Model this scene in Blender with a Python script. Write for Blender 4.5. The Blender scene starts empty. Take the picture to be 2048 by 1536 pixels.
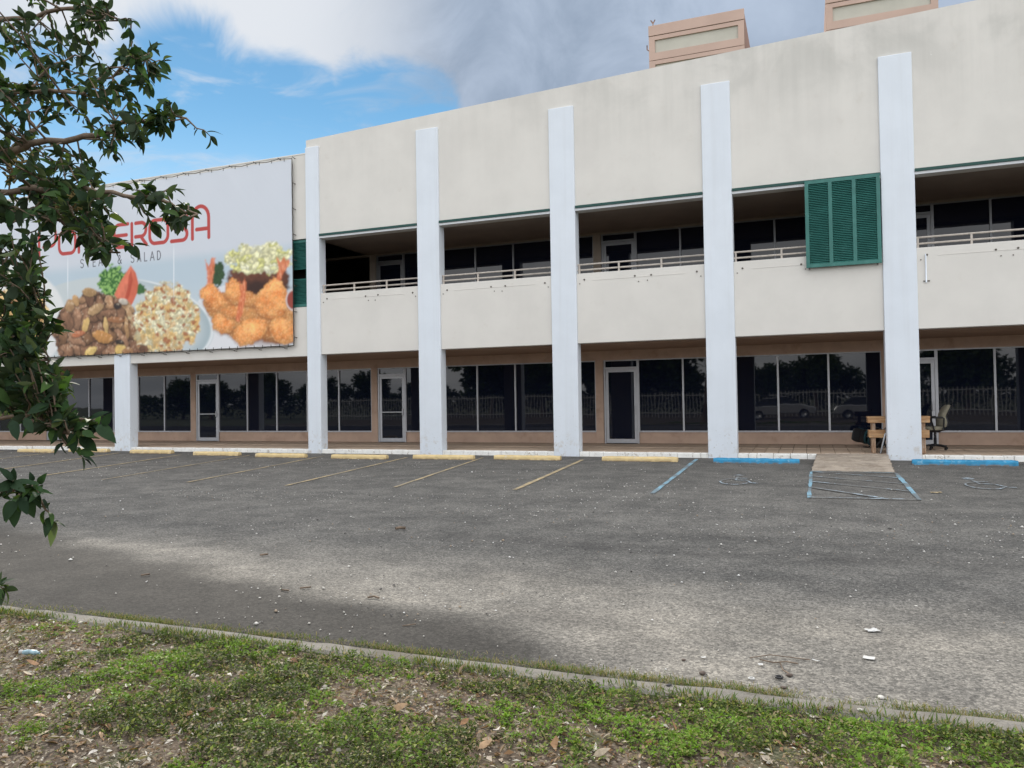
import bpy, bmesh, math, random
import numpy as np
from mathutils import Vector, Matrix
R = math.radians
random.seed(7)
rng = np.random.default_rng(11)
scn = bpy.context.scene
COL = scn.collection

# ------------------------------------------------------------------ camera
CAM = dict(f=1540.48, pitch=.0192, roll=-.0164, yaw=-.3684, loc=(15.0842, -20.5347, 1.619))
cyw, syw = math.cos(CAM['yaw']), math.sin(CAM['yaw'])
cp, sp = math.cos(CAM['pitch']), math.sin(CAM['pitch'])
FWD = np.array([syw * cp, cyw * cp, sp])
RT0 = np.array([cyw, -syw, 0.0])
UP0 = np.cross(RT0, FWD)
cr, sr = math.cos(CAM['roll']), math.sin(CAM['roll'])
RT = cr * RT0 + sr * UP0
UP = -sr * RT0 + cr * UP0
CP = np.array(CAM['loc'])
cam = bpy.data.cameras.new('Camera')
cam.sensor_width = 36.0
cam.lens = CAM['f'] / 2048 * 36
cam.clip_start = .05
cam.clip_end = 3000
camo = bpy.data.objects.new('Camera', cam)
COL.objects.link(camo)
M = Matrix.Identity(4)
for i in range(3):
    M[i][0], M[i][1], M[i][2], M[i][3] = RT[i], UP[i], -FWD[i], CP[i]
camo.matrix_world = M
scn.camera = camo


def at(px, py, depth):
    """point of the place seen at a pixel of the photograph, depth metres ahead"""
    return CP + depth * (FWD + (px - 1024) / CAM['f'] * RT - (py - 768) / CAM['f'] * UP)


def on_ground(px, py, z=0.0):
    r = FWD + (px - 1024) / CAM['f'] * RT - (py - 768) / CAM['f'] * UP
    return CP + r * ((z - CP[2]) / r[2])


def to_px(P):
    v = np.asarray(P) - CP
    z = v @ FWD
    return 1024 + CAM['f'] * (v @ RT) / z, 768 - CAM['f'] * (v @ UP) / z


# ------------------------------------------------------------------ light
SUN_EL, SUN_AZ = R(27.0), R(-44.0)          # azimuth from +Y, negative towards -X
SUN_DIR = Vector((math.sin(SUN_AZ) * math.cos(SUN_EL), math.cos(SUN_AZ) * math.cos(SUN_EL), math.sin(SUN_EL)))
sun = bpy.data.lights.new('Sun', 'SUN')
sun.energy = 3.3
sun.angle = R(3.0)
sun.color = (1.0, .93, .82)
suno = bpy.data.objects.new('Sun', sun)
COL.objects.link(suno)
suno.rotation_euler = (-SUN_DIR).to_track_quat('-Z', 'Y').to_euler()

scn.view_settings.view_transform = 'Standard'
scn.view_settings.look = 'None'
scn.view_settings.gamma = 1
scn.view_settings.exposure = 0.23
scn.view_settings.use_curve_mapping = False
scn.cycles.max_bounces = 6
scn.cycles.diffuse_bounces = 3
scn.cycles.glossy_bounces = 3
scn.cycles.transmission_bounces = 2
scn.cycles.caustics_reflective = False
scn.cycles.caustics_refractive = False


class NT:
    """small helper to write node trees"""
    def __init__(s, tree):
        s.t = tree
        s.n = tree.nodes
        s.l = tree.links

    def new(s, typ, ins=None, **kw):
        n = s.n.new(typ)
        for k, v in kw.items():
            setattr(n, k, v)
        for k, v in (ins or {}).items():
            s.set(n.inputs[k], v)
        return n

    def set(s, sock, v):
        if hasattr(v, 'is_output'):
            s.l.new(v, sock)
        else:
            if sock.type == 'RGBA' and len(v) == 3:
                v = (*v, 1)
            sock.default_value = v

    def math(s, op, a, b=0.0, c=None, clamp=False):
        n = s.n.new('ShaderNodeMath')
        n.operation = op
        n.use_clamp = clamp
        s.set(n.inputs[0], a)
        s.set(n.inputs[1], b)
        if c is not None:
            s.set(n.inputs[2], c)
        return n.outputs[0]

    def vmath(s, op, a, b=(0, 0, 0)):
        n = s.n.new('ShaderNodeVectorMath')
        n.operation = op
        s.set(n.inputs[0], a)
        s.set(n.inputs[1], b)
        return n.outputs['Value'] if op in ('DOT_PRODUCT', 'LENGTH', 'DISTANCE') else n.outputs[0]

    def mix(s, fac, a, b, mode='MIX'):
        n = s.n.new('ShaderNodeMix')
        n.data_type = 'RGBA'
        n.blend_type = mode
        s.set(n.inputs[0], fac)
        s.set(n.inputs[6], a)
        s.set(n.inputs[7], b)
        return n.outputs[2]

    def noise(s, vec, scale, detail=4, rough=.55, dist=0.0):
        n = s.n.new('ShaderNodeTexNoise')
        s.set(n.inputs['Vector'], vec)
        n.inputs['Scale'].default_value = scale
        n.inputs['Detail'].default_value = min(detail, 5)
        n.inputs['Roughness'].default_value = rough
        n.inputs['Distortion'].default_value = dist
        return n.outputs['Fac']

    def ramp(s, fac, a, b, lo=0.0, hi=1.0, smooth=True):
        n = s.n.new('ShaderNodeMapRange')
        n.interpolation_type = 'SMOOTHSTEP' if smooth else 'LINEAR'
        s.set(n.inputs['Value'], fac)
        n.inputs['From Min'].default_value = a
        n.inputs['From Max'].default_value = b
        n.inputs['To Min'].default_value = lo
        n.inputs['To Max'].default_value = hi
        return n.outputs['Result']


# ------------------------------------------------------------------ world: sky with broken cloud
w = bpy.data.worlds.new('World')
scn.world = w
w.use_nodes = True
w.node_tree.nodes.clear()
N = NT(w.node_tree)
sky = N.new('ShaderNodeTexSky', sky_type='NISHITA', sun_disc=False, sun_elevation=SUN_EL,
            sun_rotation=SUN_AZ, air_density=1.0, dust_density=.0, ozone_density=2.0)
tc = N.new('ShaderNodeTexCoord')
D = tc.outputs['Generated']
sep = N.new('ShaderNodeSeparateXYZ', {0: D})
zc = N.math('ADD', N.math('MAXIMUM', sep.outputs[2], 0.0), .14)
px_ = N.math('DIVIDE', sep.outputs[0], zc)
py_ = N.math('DIVIDE', sep.outputs[1], zc)
pl = N.new('ShaderNodeCombineXYZ', {0: px_, 1: py_, 2: 0.0}).outputs[0]
n1 = N.noise(pl, .85, 6, .55, .35)
n2 = N.noise(pl, .55, 4, .5, .2)
nd = N.noise(D, 9.0, 8, .62, .6)
# a break in the cloud sheet to the left of the building, with a smaller one beside it


def lobe(px, py, r0, r1):
    g = Vector(at(px, py, 1.0) - CP).normalized()
    return N.ramp(N.vmath('DOT_PRODUCT', D, tuple(g)), math.cos(r0), math.cos(r1))


gap = N.math('MAXIMUM', N.math('MAXIMUM', lobe(410, 285, .17, .06), lobe(780, 290, .13, .04)), N.math('MAXIMUM', lobe(575, 270, .115, .04), lobe(120, 340, .18, .05)))
cov = N.math('ADD', N.math('SUBTRACT', 1.0, gap), N.math('MULTIPLY', N.math('SUBTRACT', nd, .5), 1.5))
cov = N.ramp(cov, .16, .80)
wisp = N.noise(N.vmath('MULTIPLY', D, (3.0, 3.0, 9.0)), 2.2, 5, .6, .8)
cov = N.math('MAXIMUM', cov, N.ramp(wisp, .48, .74, .0, .55))
# clouds: dark undersides against the light, unseen ones overhead and opposite the sun brightened to lift facade and lot
sd = N.vmath('DOT_PRODUCT', D, tuple(SUN_DIR))
sky_lift = N.math('MAXIMUM', N.ramp(sd, .70, -.4), N.ramp(sep.outputs[2], .45, .85))
halo = N.ramp(sd, .950, .999)
grey = N.mix(N.ramp(N.math('ADD', N.math('MULTIPLY', n2, .6), N.math('MULTIPLY', nd, .4)), .34, .62), (.250, .315, .415), (.42, .495, .615))
white = N.mix(N.ramp(n1, .3, .7), (1.30, 1.34, 1.40), (1.85, 1.86, 1.88))
cl = N.mix(sky_lift, grey, white)
cl = N.mix(halo, cl, (.66, .69, .735))
blue = N.mix(1.0, sky.outputs[0], (.072, .098, .098), 'MULTIPLY')
hz = N.ramp(sep.outputs[2], .10, .36)
blue = N.mix(hz, (.50, .68, .86), blue)
colr = N.mix(cov, blue, cl)
bg = N.new('ShaderNodeBackground', {'Color': colr, 'Strength': 1.0})
wo = N.new('ShaderNodeOutputWorld')
N.l.new(bg.outputs[0], wo.inputs[0])


# ------------------------------------------------------------------ materials
def srgb(*c):
    c = np.array(c, float) / 255
    return tuple(np.where(c <= .04045, c / 12.92, ((c + .055) / 1.055) ** 2.4))


MATS = {}


def mat(name, base=(.5, .5, .5), rough=.7, metal=0.0, ior=1.45, var=.0, scale=3.0, bump=0.0, bscale=60, fn=None, stretch=None, var2=None):
    m = bpy.data.materials.new(name)
    m.use_nodes = True
    m.node_tree.nodes.clear()
    n = NT(m.node_tree)
    out = n.new('ShaderNodeOutputMaterial')
    b = n.new('ShaderNodeBsdfPrincipled', {'Roughness': rough, 'Metallic': metal, 'IOR': ior})
    n.l.new(b.outputs[0], out.inputs[0])
    g = n.new('ShaderNodeNewGeometry').outputs['Position']
    v = g
    if stretch:
        v = n.vmath('MULTIPLY', g, stretch)
    c = base
    if var:
        f = n.noise(v, scale, 5, .6)
        dark = tuple(x * (1 - var) for x in base)
        lite = tuple(min(1, x * (1 + var * .6)) for x in base)
        c = n.mix(n.ramp(f, .3, .7), var2 or dark, lite)
    if fn:
        c = fn(n, b, g, c)
    n.set(b.inputs['Base Color'], c)
    if bump:
        bp = n.new('ShaderNodeBump', {'Strength': bump, 'Distance': .01, 'Height': n.noise(g, bscale, 4, .6)})
        n.l.new(bp.outputs[0], b.inputs['Normal'])
    MATS[name] = m
    return m


def sepz(n, g):
    return n.new('ShaderNodeSeparateXYZ', {0: g}).outputs


def wall_fn(n, b, g, c):
    s = sepz(n, g)
    # rain grime: vertical streaks and grey mould patches that hang from the parapet
    st = n.noise(n.vmath('MULTIPLY', g, (3.2, 1, .22)), 1.0, 6, .6)
    pa = n.noise(g, .55, 6, .62, .4)
    top = n.ramp(s[2], 7.0, 10.4)
    top = n.math('MULTIPLY', top, n.ramp(s[0], 3.0, 15.0, .35, 1.0))
    k = n.math('MULTIPLY', n.math('MULTIPLY', n.ramp(st, .36, .72), top), .22)
    c = n.mix(k, c, (.40, .39, .355))
    k2 = n.math('MULTIPLY', n.math('MULTIPLY', n.ramp(pa, .46, .68), n.math('MULTIPLY', n.ramp(s[2], 8.0, 10.6), n.ramp(s[0], 4.0, 14.0, .2, 1.0))), .36)
    c = n.mix(k2, c, (.36, .36, .335))
    k3 = n.math('MULTIPLY', n.ramp(n.noise(g, 2.3, 6, .65), .58, .74), .16)
    c = n.mix(k3, c, (.50, .44, .37))
    k4 = n.math('MULTIPLY', n.ramp(n.noise(g, 2.1, 5, .6), .72, .735), .6)
    return n.mix(k4, c, (.86, .85, .82))


mat('wall_beige', (.70, .675, .63), .85, var=.05, scale=.7, bump=.12, bscale=45, fn=wall_fn)


def white_fn(n, b, g, c):
    s = sepz(n, g)
    k = n.math('MULTIPLY', n.ramp(s[2], 1.0, .0), n.ramp(n.noise(g, 5, 6, .65), .50, .72))
    c = n.mix(n.math('MULTIPLY', k, .75), c, (.50, .44, .36))
    ch = n.math('MULTIPLY', n.ramp(n.noise(g, 14, 5, .7), .62, .66), n.ramp(s[2], 1.6, .2))
    c = n.mix(n.math('MULTIPLY', ch, .8), c, (.40, .37, .33))
    st = n.noise(n.vmath('MULTIPLY', g, (6, 6, .25)), 1.0, 5, .6)
    return n.mix(n.math('MULTIPLY', n.ramp(st, .46, .75), .13), c, (.50, .51, .52))


mat('white_paint', (.715, .765, .825), .7, var=.03, scale=1.2, bump=.08, bscale=40, fn=white_fn)


def kerb_fn(n, b, g, c):
    k = n.ramp(n.noise(g, 7, 6, .7), .56, .66)
    c = n.mix(n.math('MULTIPLY', k, .75), c, (.42, .36, .29))
    k = n.ramp(n.noise(g, 23, 4, .7), .62, .68)
    return n.mix(n.math('MULTIPLY', k, .6), c, (.30, .25, .2))


mat('kerb_white', (.86, .85, .81), .8, var=.08, scale=4, bump=.3, bscale=40, fn=kerb_fn)


def tan_fn(n, b, g, c):
    k = n.math('MULTIPLY', n.ramp(n.noise(g, 2.2, 6, .66), .52, .72), .35)
    return n.mix(k, c, (.27, .16, .10))


mat('tan_wall', (.52, .375, .29), .85, var=.10, scale=2.0, bump=.08, bscale=50, fn=tan_fn)
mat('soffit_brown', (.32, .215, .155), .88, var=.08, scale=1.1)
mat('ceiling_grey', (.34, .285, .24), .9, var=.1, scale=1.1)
mat('aluminium', (.52, .53, .56), .42, metal=.55, var=.05, scale=6)
mat('bronze_frame', (.30, .31, .33), .45, metal=.5)


def glass_fn(n, b, g, c):
    # slight waviness of old float glass
    bp = n.new('ShaderNodeBump', {'Strength': .10, 'Distance': .01, 'Height': n.noise(n.vmath('MULTIPLY', g, (1, 1, .7)), 1.3, 2, .5)})
    n.l.new(bp.outputs[0], b.inputs['Normal'])
    return c


mat('tinted_glass', (.007, .010, .022), .02, ior=1.5, fn=glass_fn)
mat('black_gap', (.01, .01, .01), .8)
mat('rail_paint', (.50, .45, .40), .55, var=.12, scale=9)


def green_fn(n, b, g, c):
    k = n.ramp(n.noise(g, 4, 6, .65), .5, .75)
    return n.mix(n.math('MULTIPLY', k, .3), c, (.12, .34, .30))


mat('shutter_green', (.036, .165, .143), .5, var=.14, scale=2.2, fn=green_fn)
mat('track_green', (.012, .065, .055), .55)
mat('track_white', (.66, .68, .70), .6)
mat('steel_grey', (.45, .46, .48), .35, metal=.7, var=.1, scale=14)
mat('bolt_dark', (.10, .085, .07), .6)


def stop_fn(dirt):
    def fn(n, b, g, c):
        s = sepz(n, g)
        k = n.ramp(n.noise(g, 9, 6, .7), .56, .66)
        c = n.mix(n.math('MULTIPLY', k, .7), c, dirt)
        k = n.math('MULTIPLY', n.ramp(s[2], .05, .0), n.ramp(n.noise(g, 6, 4, .6), .35, .55))
        return n.mix(n.math('MULTIPLY', k, .85), c, (.20, .13, .07))
    return fn


mat('stop_yellow', (.69, .53, .27), .75, var=.12, scale=5, bump=.3, bscale=40, fn=stop_fn((.62, .54, .42)))
mat('stop_blue', (.035, .27, .48), .7, var=.25, scale=5, bump=.3, bscale=40, fn=stop_fn((.22, .42, .55)))


def line_fn(cut, wash=.35):
    def fn(n, b, g, c):
        k = n.ramp(n.noise(g, 16, 6, .75), cut, cut + .10)
        k2 = n.ramp(n.noise(g, 1.6, 3, .6), .44, .58)
        kk = n.math('MAXIMUM', k, n.math('MULTIPLY', k2, wash))
        return n.mix(kk, c, (.135, .131, .125))
    return fn


mat('line_yellow', (.44, .34, .19), .8, fn=line_fn(.51, .5))
mat('line_blue', (.21, .385, .49), .8, fn=line_fn(.52, .8))
mat('line_pale', (.36, .45, .52), .8, fn=line_fn(.45, .85))


def conc_fn(n, b, g, c):
    k = n.ramp(n.noise(g, 2.6, 8, .75, .6), .46, .62)
    c = n.mix(n.math('MULTIPLY', k, .75), c, (.19, .145, .105))
    v = n.new('ShaderNodeTexVoronoi', {'Vector': g, 'Scale': 95.0})
    return n.mix(n.math('MULTIPLY', n.ramp(v.outputs['Color'], .6, .9), .35), c, (.60, .55, .48))


mat('ramp_concrete', (.36, .30, .24), .9, var=.3, scale=2.2, bump=.7, bscale=25, fn=conc_fn)


def curb_fn(n, b, g, c):
    k = n.ramp(n.noise(g, 6, 7, .7), .50, .70)
    c = n.mix(n.math('MULTIPLY', k, .8), c, (.095, .085, .065))
    k = n.ramp(n.noise(g, 1.7, 5, .7), .48, .62)
    c = n.mix(n.math('MULTIPLY', k, .7), c, (.10, .085, .06))
    v = n.new('ShaderNodeTexVoronoi', {'Vector': g, 'Scale': 130.0})
    c = n.mix(n.math('MULTIPLY', n.ramp(sepz(n, v.outputs['Color'])[0], .55, .95), .4), c, (.10, .10, .095))
    return c


mat('kerb_concrete', (.20, .185, .162), .92, var=.2, scale=4, bump=.8, bscale=90, fn=curb_fn)


def asphalt_fn(n, b, g, c):
    at_ = n.new('ShaderNodeAttribute', attribute_name='sun_and_tone')
    sun_and_tone = sepz(n, at_.outputs['Color'])
    light, dark, strip = sun_and_tone[0], sun_and_tone[1], sun_and_tone[2]
    big = n.noise(n.vmath('MULTIPLY', g, (.45, 1.5, 1)), .55, 6, .6, .3)
    mid = n.noise(g, 4.5, 6, .65)
    c = n.mix(n.ramp(big, .35, .68), (.112, .109, .104), (.165, .159, .149))
    c = n.mix(n.math('MULTIPLY', n.ramp(mid, .42, .68), .3), c, (.19, .176, .158))
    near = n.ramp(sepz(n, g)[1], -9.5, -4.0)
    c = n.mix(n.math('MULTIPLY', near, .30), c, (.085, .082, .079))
    c = n.mix(light, c, (.295, .274, .242))  # sunlight beyond the building's shadow, put into the asphalt colour
    gr = n.noise(g, 42, 5, .75)
    c = n.mix(n.ramp(gr, .38, .62, .0, .45), c, (.05, .049, .047))
    c = n.mix(n.ramp(gr, .62, .40, .0, .16), c, (.42, .40, .37))
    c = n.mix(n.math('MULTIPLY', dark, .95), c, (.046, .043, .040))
    # stones of the exposed aggregate
    v = n.new('ShaderNodeTexVoronoi', {'Vector': g, 'Scale': 120.0, 'Randomness': 1.0})
    r = sepz(n, v.outputs['Color'])
    fine = n.noise(g, 55, 3, .7)
    c = n.mix(n.math('MULTIPLY', n.ramp(fine, .40, .62, 1.0, .0), .35), c, (.055, .054, .052))
    c = n.mix(n.math('MULTIPLY', n.ramp(r[0], .62, .98), .40), c, (.030, .030, .030))
    c = n.mix(n.math('MULTIPLY', n.ramp(r[1], .76, 1.0), .30), c, (.38, .365, .34))
    v2 = n.new('ShaderNodeTexVoronoi', {'Vector': g, 'Scale': 26.0, 'Randomness': 1.0})
    r2 = sepz(n, v2.outputs['Color'])
    sp_ = n.math('MULTIPLY', n.ramp(v2.outputs['Distance'], .26, .12), n.ramp(r2[0], .80, .86))
    c = n.mix(n.math('MULTIPLY', sp_, n.ramp(mid, .45, .6, .15, .85)), c, (.025, .025, .026))
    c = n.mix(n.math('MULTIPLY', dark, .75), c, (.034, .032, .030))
    c = n.mix(n.math('MULTIPLY', strip, .6), c, (.066, .063, .061))
    v3 = n.new('ShaderNodeTexVoronoi', {'Vector': g, 'Scale': 46.0, 'Randomness': 1.0})
    r3 = sepz(n, v3.outputs['Color'])
    c = n.mix(1.0, c, n.mix(n.ramp(r3[0], .1, .9), (.74, .74, .74), (1.25, 1.245, 1.23)), 'MULTIPLY')
    blot = n.noise(g, 1.6, 5, .7)
    c = n.mix(1.0, c, n.mix(n.ramp(blot, .34, .66), (.78, .78, .78), (1.18, 1.17, 1.15)), 'MULTIPLY')
    h = n.math('ADD', n.math('MULTIPLY', r[2], .6), n.noise(g, 30, 4, .6))
    bp = n.new('ShaderNodeBump', {'Strength': .55, 'Distance': .008, 'Height': h})
    n.l.new(bp.outputs[0], b.inputs['Normal'])
    return c


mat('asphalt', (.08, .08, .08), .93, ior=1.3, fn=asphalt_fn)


def soil_fn(n, b, g, c):
    f = n.noise(g, 6, 7, .7)
    c = n.mix(n.ramp(f, .35, .65), (.042, .029, .019), (.105, .075, .05))
    v = n.new('ShaderNodeTexVoronoi', {'Vector': g, 'Scale': 60.0})
    r = sepz(n, v.outputs['Color'])
    c = n.mix(n.math('MULTIPLY', n.ramp(r[0], .6, .95), .6), c, (.27, .22, .165))
    return n.mix(n.math('MULTIPLY', n.ramp(n.noise(g, 2.0, 4, .6), .5, .62), .5), c, (.055, .075, .025))


mat('soil', (.1, .07, .05), .95, bump=1.0, bscale=45, fn=soil_fn)
mat('far_ground', (.09, .10, .05), .95, var=.3, scale=.4)


def attr_fn(trans=0.0, name='tint'):
    def fn(n, b, g, c):
        a = n.new('ShaderNodeAttribute', attribute_name=name).outputs['Color']
        return a
    return fn


def leafmat(name, base, under, rough=.38, trans=.35, attr=None):
    m = bpy.data.materials.new(name)
    m.use_nodes = True
    m.node_tree.nodes.clear()
    n = NT(m.node_tree)
    out = n.new('ShaderNodeOutputMaterial')
    geo = n.new('ShaderNodeNewGeometry')
    if attr:
        c = n.new('ShaderNodeAttribute', attribute_name=attr).outputs['Color']
    else:
        rnd = n.new('ShaderNodeObjectInfo').outputs['Random']
        v = n.noise(geo.outputs['Position'], 14, 4, .6)
        c = n.mix(n.ramp(v, .3, .7), tuple(x * .7 for x in base), tuple(x * 1.25 for x in base))
        c = n.mix(n.math('MULTIPLY', rnd, .35), c, (base[0] * 1.5, base[1] * 1.35, base[2]))
        c = n.mix(geo.outputs['Backfacing'], c, under)
    b = n.new('ShaderNodeBsdfPrincipled', {'Base Color': c, 'Roughness': rough, 'Specular IOR Level': .12})
    t = n.new('ShaderNodeBsdfTranslucent', {'Color': n.mix(1.0, c, (1.25, 1.5, .5), 'MULTIPLY')})
    mx = n.new('ShaderNodeMixShader', {0: trans})
    n.l.new(b.outputs[0], mx.inputs[1])
    n.l.new(t.outputs[0], mx.inputs[2])
    n.l.new(mx.outputs[0], out.inputs[0])
    MATS[name] = m


leafmat('leaf_dark', (.018, .038, .020), (.045, .066, .042), .62, .14)
leafmat('leaf_mid', (.026, .056, .022), (.058, .084, .045), .62, .18)
leafmat('leaf_bright', (.045, .088, .026), (.10, .13, .06), .55, .3)
leafmat('grass_leaf', (0, 0, 0), (0, 0, 0), .55, .30, attr='tint')
leafmat('dry_leaf', (0, 0, 0), (0, 0, 0), .75, .12, attr='tint')
leafmat('crown_leaf', (.035, .065, .020), (.05, .08, .03), .5, .2)
mat('bark', (.115, .085, .062), .9, var=.35, scale=9, bump=.8, bscale=60, stretch=(1, 1, .3))
mat('twig_bark', (.17, .125, .09), .85, var=.3, scale=20)
mat('seed_brown', (.16, .12, .04), .8, var=.3, scale=60)


def wood_fn(n, b, g, c):
    f = n.noise(n.vmath('MULTIPLY', g, (1.2, 14, 16)), 2.0, 6, .65, .8)
    c = n.mix(n.ramp(f, .35, .7), (.34, .18, .085), (.60, .38, .20))
    return n.mix(n.math('MULTIPLY', n.ramp(n.noise(g, 11, 5, .7), .55, .7), .5), c, (.30, .25, .21))


def woodv_fn(n, b, g, c):
    f = n.noise(n.vmath('MULTIPLY', g, (16, 16, 1.2)), 2.0, 6, .65, .8)
    c = n.mix(n.ramp(f, .35, .7), (.26, .15, .09), (.50, .36, .25))
    return n.mix(n.math('MULTIPLY', n.ramp(n.noise(g, 9, 5, .7), .5, .7), .6), c, (.46, .42, .37))


mat('wood_board', (.5, .3, .15), .8, bump=.3, bscale=80, fn=wood_fn)
mat('wood_post', (.4, .3, .2), .85, bump=.3, bscale=80, fn=woodv_fn)
mat('fabric_beige', (.27, .25, .19), .9, var=.15, scale=12, bump=.4, bscale=300)
mat('plastic_black', (.014, .014, .016), .45)
mat('plastic_teal', (.014, .055, .065), .5, var=.2, scale=10)
mat('caster_grey', (.22, .22, .22), .5)
mat('pink_panel', (.50, .36, .30), .85, var=.06, scale=.25)
mat('pale_panel', (.48, .46, .40), .85, var=.06, scale=.4)
mat('tower_joint', (.10, .055, .045), .8)
mat('tower_side', (.28, .17, .13), .85)
mat('roof_grey', (.25, .24, .22), .9)
mat('rope_black', (.03, .028, .026), .7)
mat('paper_white', (.50, .50, .49), .8, var=.06, scale=30)
mat('litter_blue', (.30, .44, .50), .35, var=.3, scale=40)
mat('rubber_black', (.022, .022, .024), .6)
mat('stone_dark', (.085, .062, .05), .8, var=.3, scale=60)
mat('stone_pale', (.55, .53, .49), .85, var=.2, scale=60)
mat('stone_any', (.5, .5, .5), .9, fn=attr_fn())
mat('fence_white', (.62, .62, .60), .6)
mat('car_silver', (.55, .56, .58), .25, metal=.4)
mat('car_glass', (.01, .012, .014), .05, ior=1.6)
mat('banner_print', (.8, .8, .8), .62, fn=attr_fn(name='print'))
mat('tile_tan', (.52, .40, .30), .7, var=.10, scale=2.4, bump=.1, bscale=40, fn=tan_fn)
mat('tile_grout', (.13, .09, .065), .9)

# ------------------------------------------------------------------ object helpers
ORG = {}


def wloc(o):
    v = Vector((0, 0, 0))
    while o is not None:
        v += o.location
        o = o.parent
    return v


def tag(o, label=None, cat=None, group=None, kind=None):
    if label:
        o['label'] = label
    if cat:
        o['category'] = cat
    if group:
        o['group'] = group
    if kind:
        o['kind'] = kind
    return o


def empty(name, loc=(0, 0, 0), **kw):
    o = bpy.data.objects.new(name, None)
    o.empty_display_size = .2
    o.location = loc
    COL.objects.link(o)
    return tag(o, **kw)


def link(name, me, m=None, parent=None, loc=(0, 0, 0), rot=None):
    """link mesh data whose vertices are relative to loc (world position)"""
    o = bpy.data.objects.new(name, me)
    if m and not me.materials:
        me.materials.append(MATS[m])
    COL.objects.link(o)
    L = Vector(loc)
    if parent is not None:
        o.parent = parent
        L = L - wloc(parent)
    o.location = L
    if rot:
        o.rotation_euler = rot
    return o


def mesh(name, V, F, m=None, parent=None, smooth=False, origin=None):
    """one mesh object from world-space vertices; origin at the middle of its foot"""
    V = np.asarray(V, float).reshape(-1, 3)
    if origin is None:
        lo, hi = V.min(0), V.max(0)
        origin = ((lo[0] + hi[0]) / 2, (lo[1] + hi[1]) / 2, lo[2])
    me = bpy.data.meshes.new(name)
    me.from_pydata([tuple(v) for v in (V - np.array(origin))], [], [tuple(f) for f in F])
    if smooth:
        me.polygons.foreach_set('use_smooth', [True] * len(me.polygons))
    me.update()
    return link(name, me, m, parent, origin)


def boxes_vf(bl):
    V, F = [], []
    for x0, x1, y0, y1, z0, z1 in bl:
        k = len(V)
        V += [(x0, y0, z0), (x1, y0, z0), (x1, y1, z0), (x0, y1, z0), (x0, y0, z1), (x1, y0, z1), (x1, y1, z1), (x0, y1, z1)]
        F += [(k, k + 3, k + 2, k + 1), (k + 4, k + 5, k + 6, k + 7), (k, k + 1, k + 5, k + 4), (k + 1, k + 2, k + 6, k + 5),
              (k + 2, k + 3, k + 7, k + 6), (k + 3, k, k + 4, k + 7)]
    return V, F


def boxes(name, bl, m, parent=None, bevel=0.0, seg=1):
    V, F = boxes_vf(bl)
    o = mesh(name, V, F, m, parent)
    if bevel:
        bevel_mesh(o.data, bevel, seg)
    return o


def box(name, x0, x1, y0, y1, z0, z1, m, parent=None, bevel=0.0, seg=1):
    return boxes(name, [(x0, x1, y0, y1, z0, z1)], m, parent, bevel, seg)


def bevel_mesh(me, off, seg=1):
    bm = bmesh.new()
    bm.from_mesh(me)
    bmesh.ops.bevel(bm, geom=list(bm.edges), offset=off, segments=seg, affect='EDGES', profile=.5)
    bm.to_mesh(me)
    bm.free()


def tube_vf(pts, rad, n=8, cap=True):
    pts = [Vector(p) for p in pts]
    rads = rad if hasattr(rad, '__len__') else [rad] * len(pts)
    V, F = [], []
    ref = Vector((0, 0, 1))
    for i, p in enumerate(pts):
        d = (pts[min(i + 1, len(pts) - 1)] - pts[max(i - 1, 0)]).normalized()
        r = ref if abs(d.dot(ref)) < .95 else Vector((1, 0, 0))
        a = d.cross(r).normalized()
        b = d.cross(a).normalized()
        for k in range(n):
            t = 2 * math.pi * k / n
            V.append(tuple(p + (a * math.cos(t) + b * math.sin(t)) * rads[i]))
    for i in range(len(pts) - 1):
        for k in range(n):
            F.append((i * n + k, i * n + (k + 1) % n, (i + 1) * n + (k + 1) % n, (i + 1) * n + k))
    if cap:
        F.append(tuple(range(n)))
        F.append(tuple(reversed(range((len(pts) - 1) * n, len(pts) * n))))
    return V, F


def tube(name, pts, rad, m, parent=None, n=8):
    V, F = tube_vf(pts, rad, n)
    return mesh(name, V, F, m, parent, smooth=True)


def join_vf(parts):
    V, F = [], []
    for v, f in parts:
        k = len(V)
        V += list(v)
        F += [tuple(i + k for i in q) for q in f]
    return V, F


def set_colors(me, cols, name='tint'):
    """per-vertex colours (linear)"""
    a = me.color_attributes.new(name, 'FLOAT_COLOR', 'POINT')
    c = np.ones((len(me.vertices), 4), np.float32)
    c[:, :3] = cols
    a.data.foreach_set('color', c.ravel())


def big_mesh(name, V, faces_n, idx, m, parent=None):
    """fast mesh: V (n,3), all faces with faces_n corners, idx (k,faces_n)"""
    me = bpy.data.meshes.new(name)
    V = np.asarray(V, np.float32)
    idx = np.asarray(idx, np.int32)
    me.vertices.add(len(V))
    me.vertices.foreach_set('co', V.ravel())
    me.loops.add(idx.size)
    me.loops.foreach_set('vertex_index', idx.ravel())
    me.polygons.add(len(idx))
    me.polygons.foreach_set('loop_start', np.arange(0, idx.size, faces_n, dtype=np.int32))
    me.polygons.foreach_set('loop_total', np.full(len(idx), faces_n, np.int32))
    me.update(calc_edges=True)
    return link(name, me, m, parent)


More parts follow.
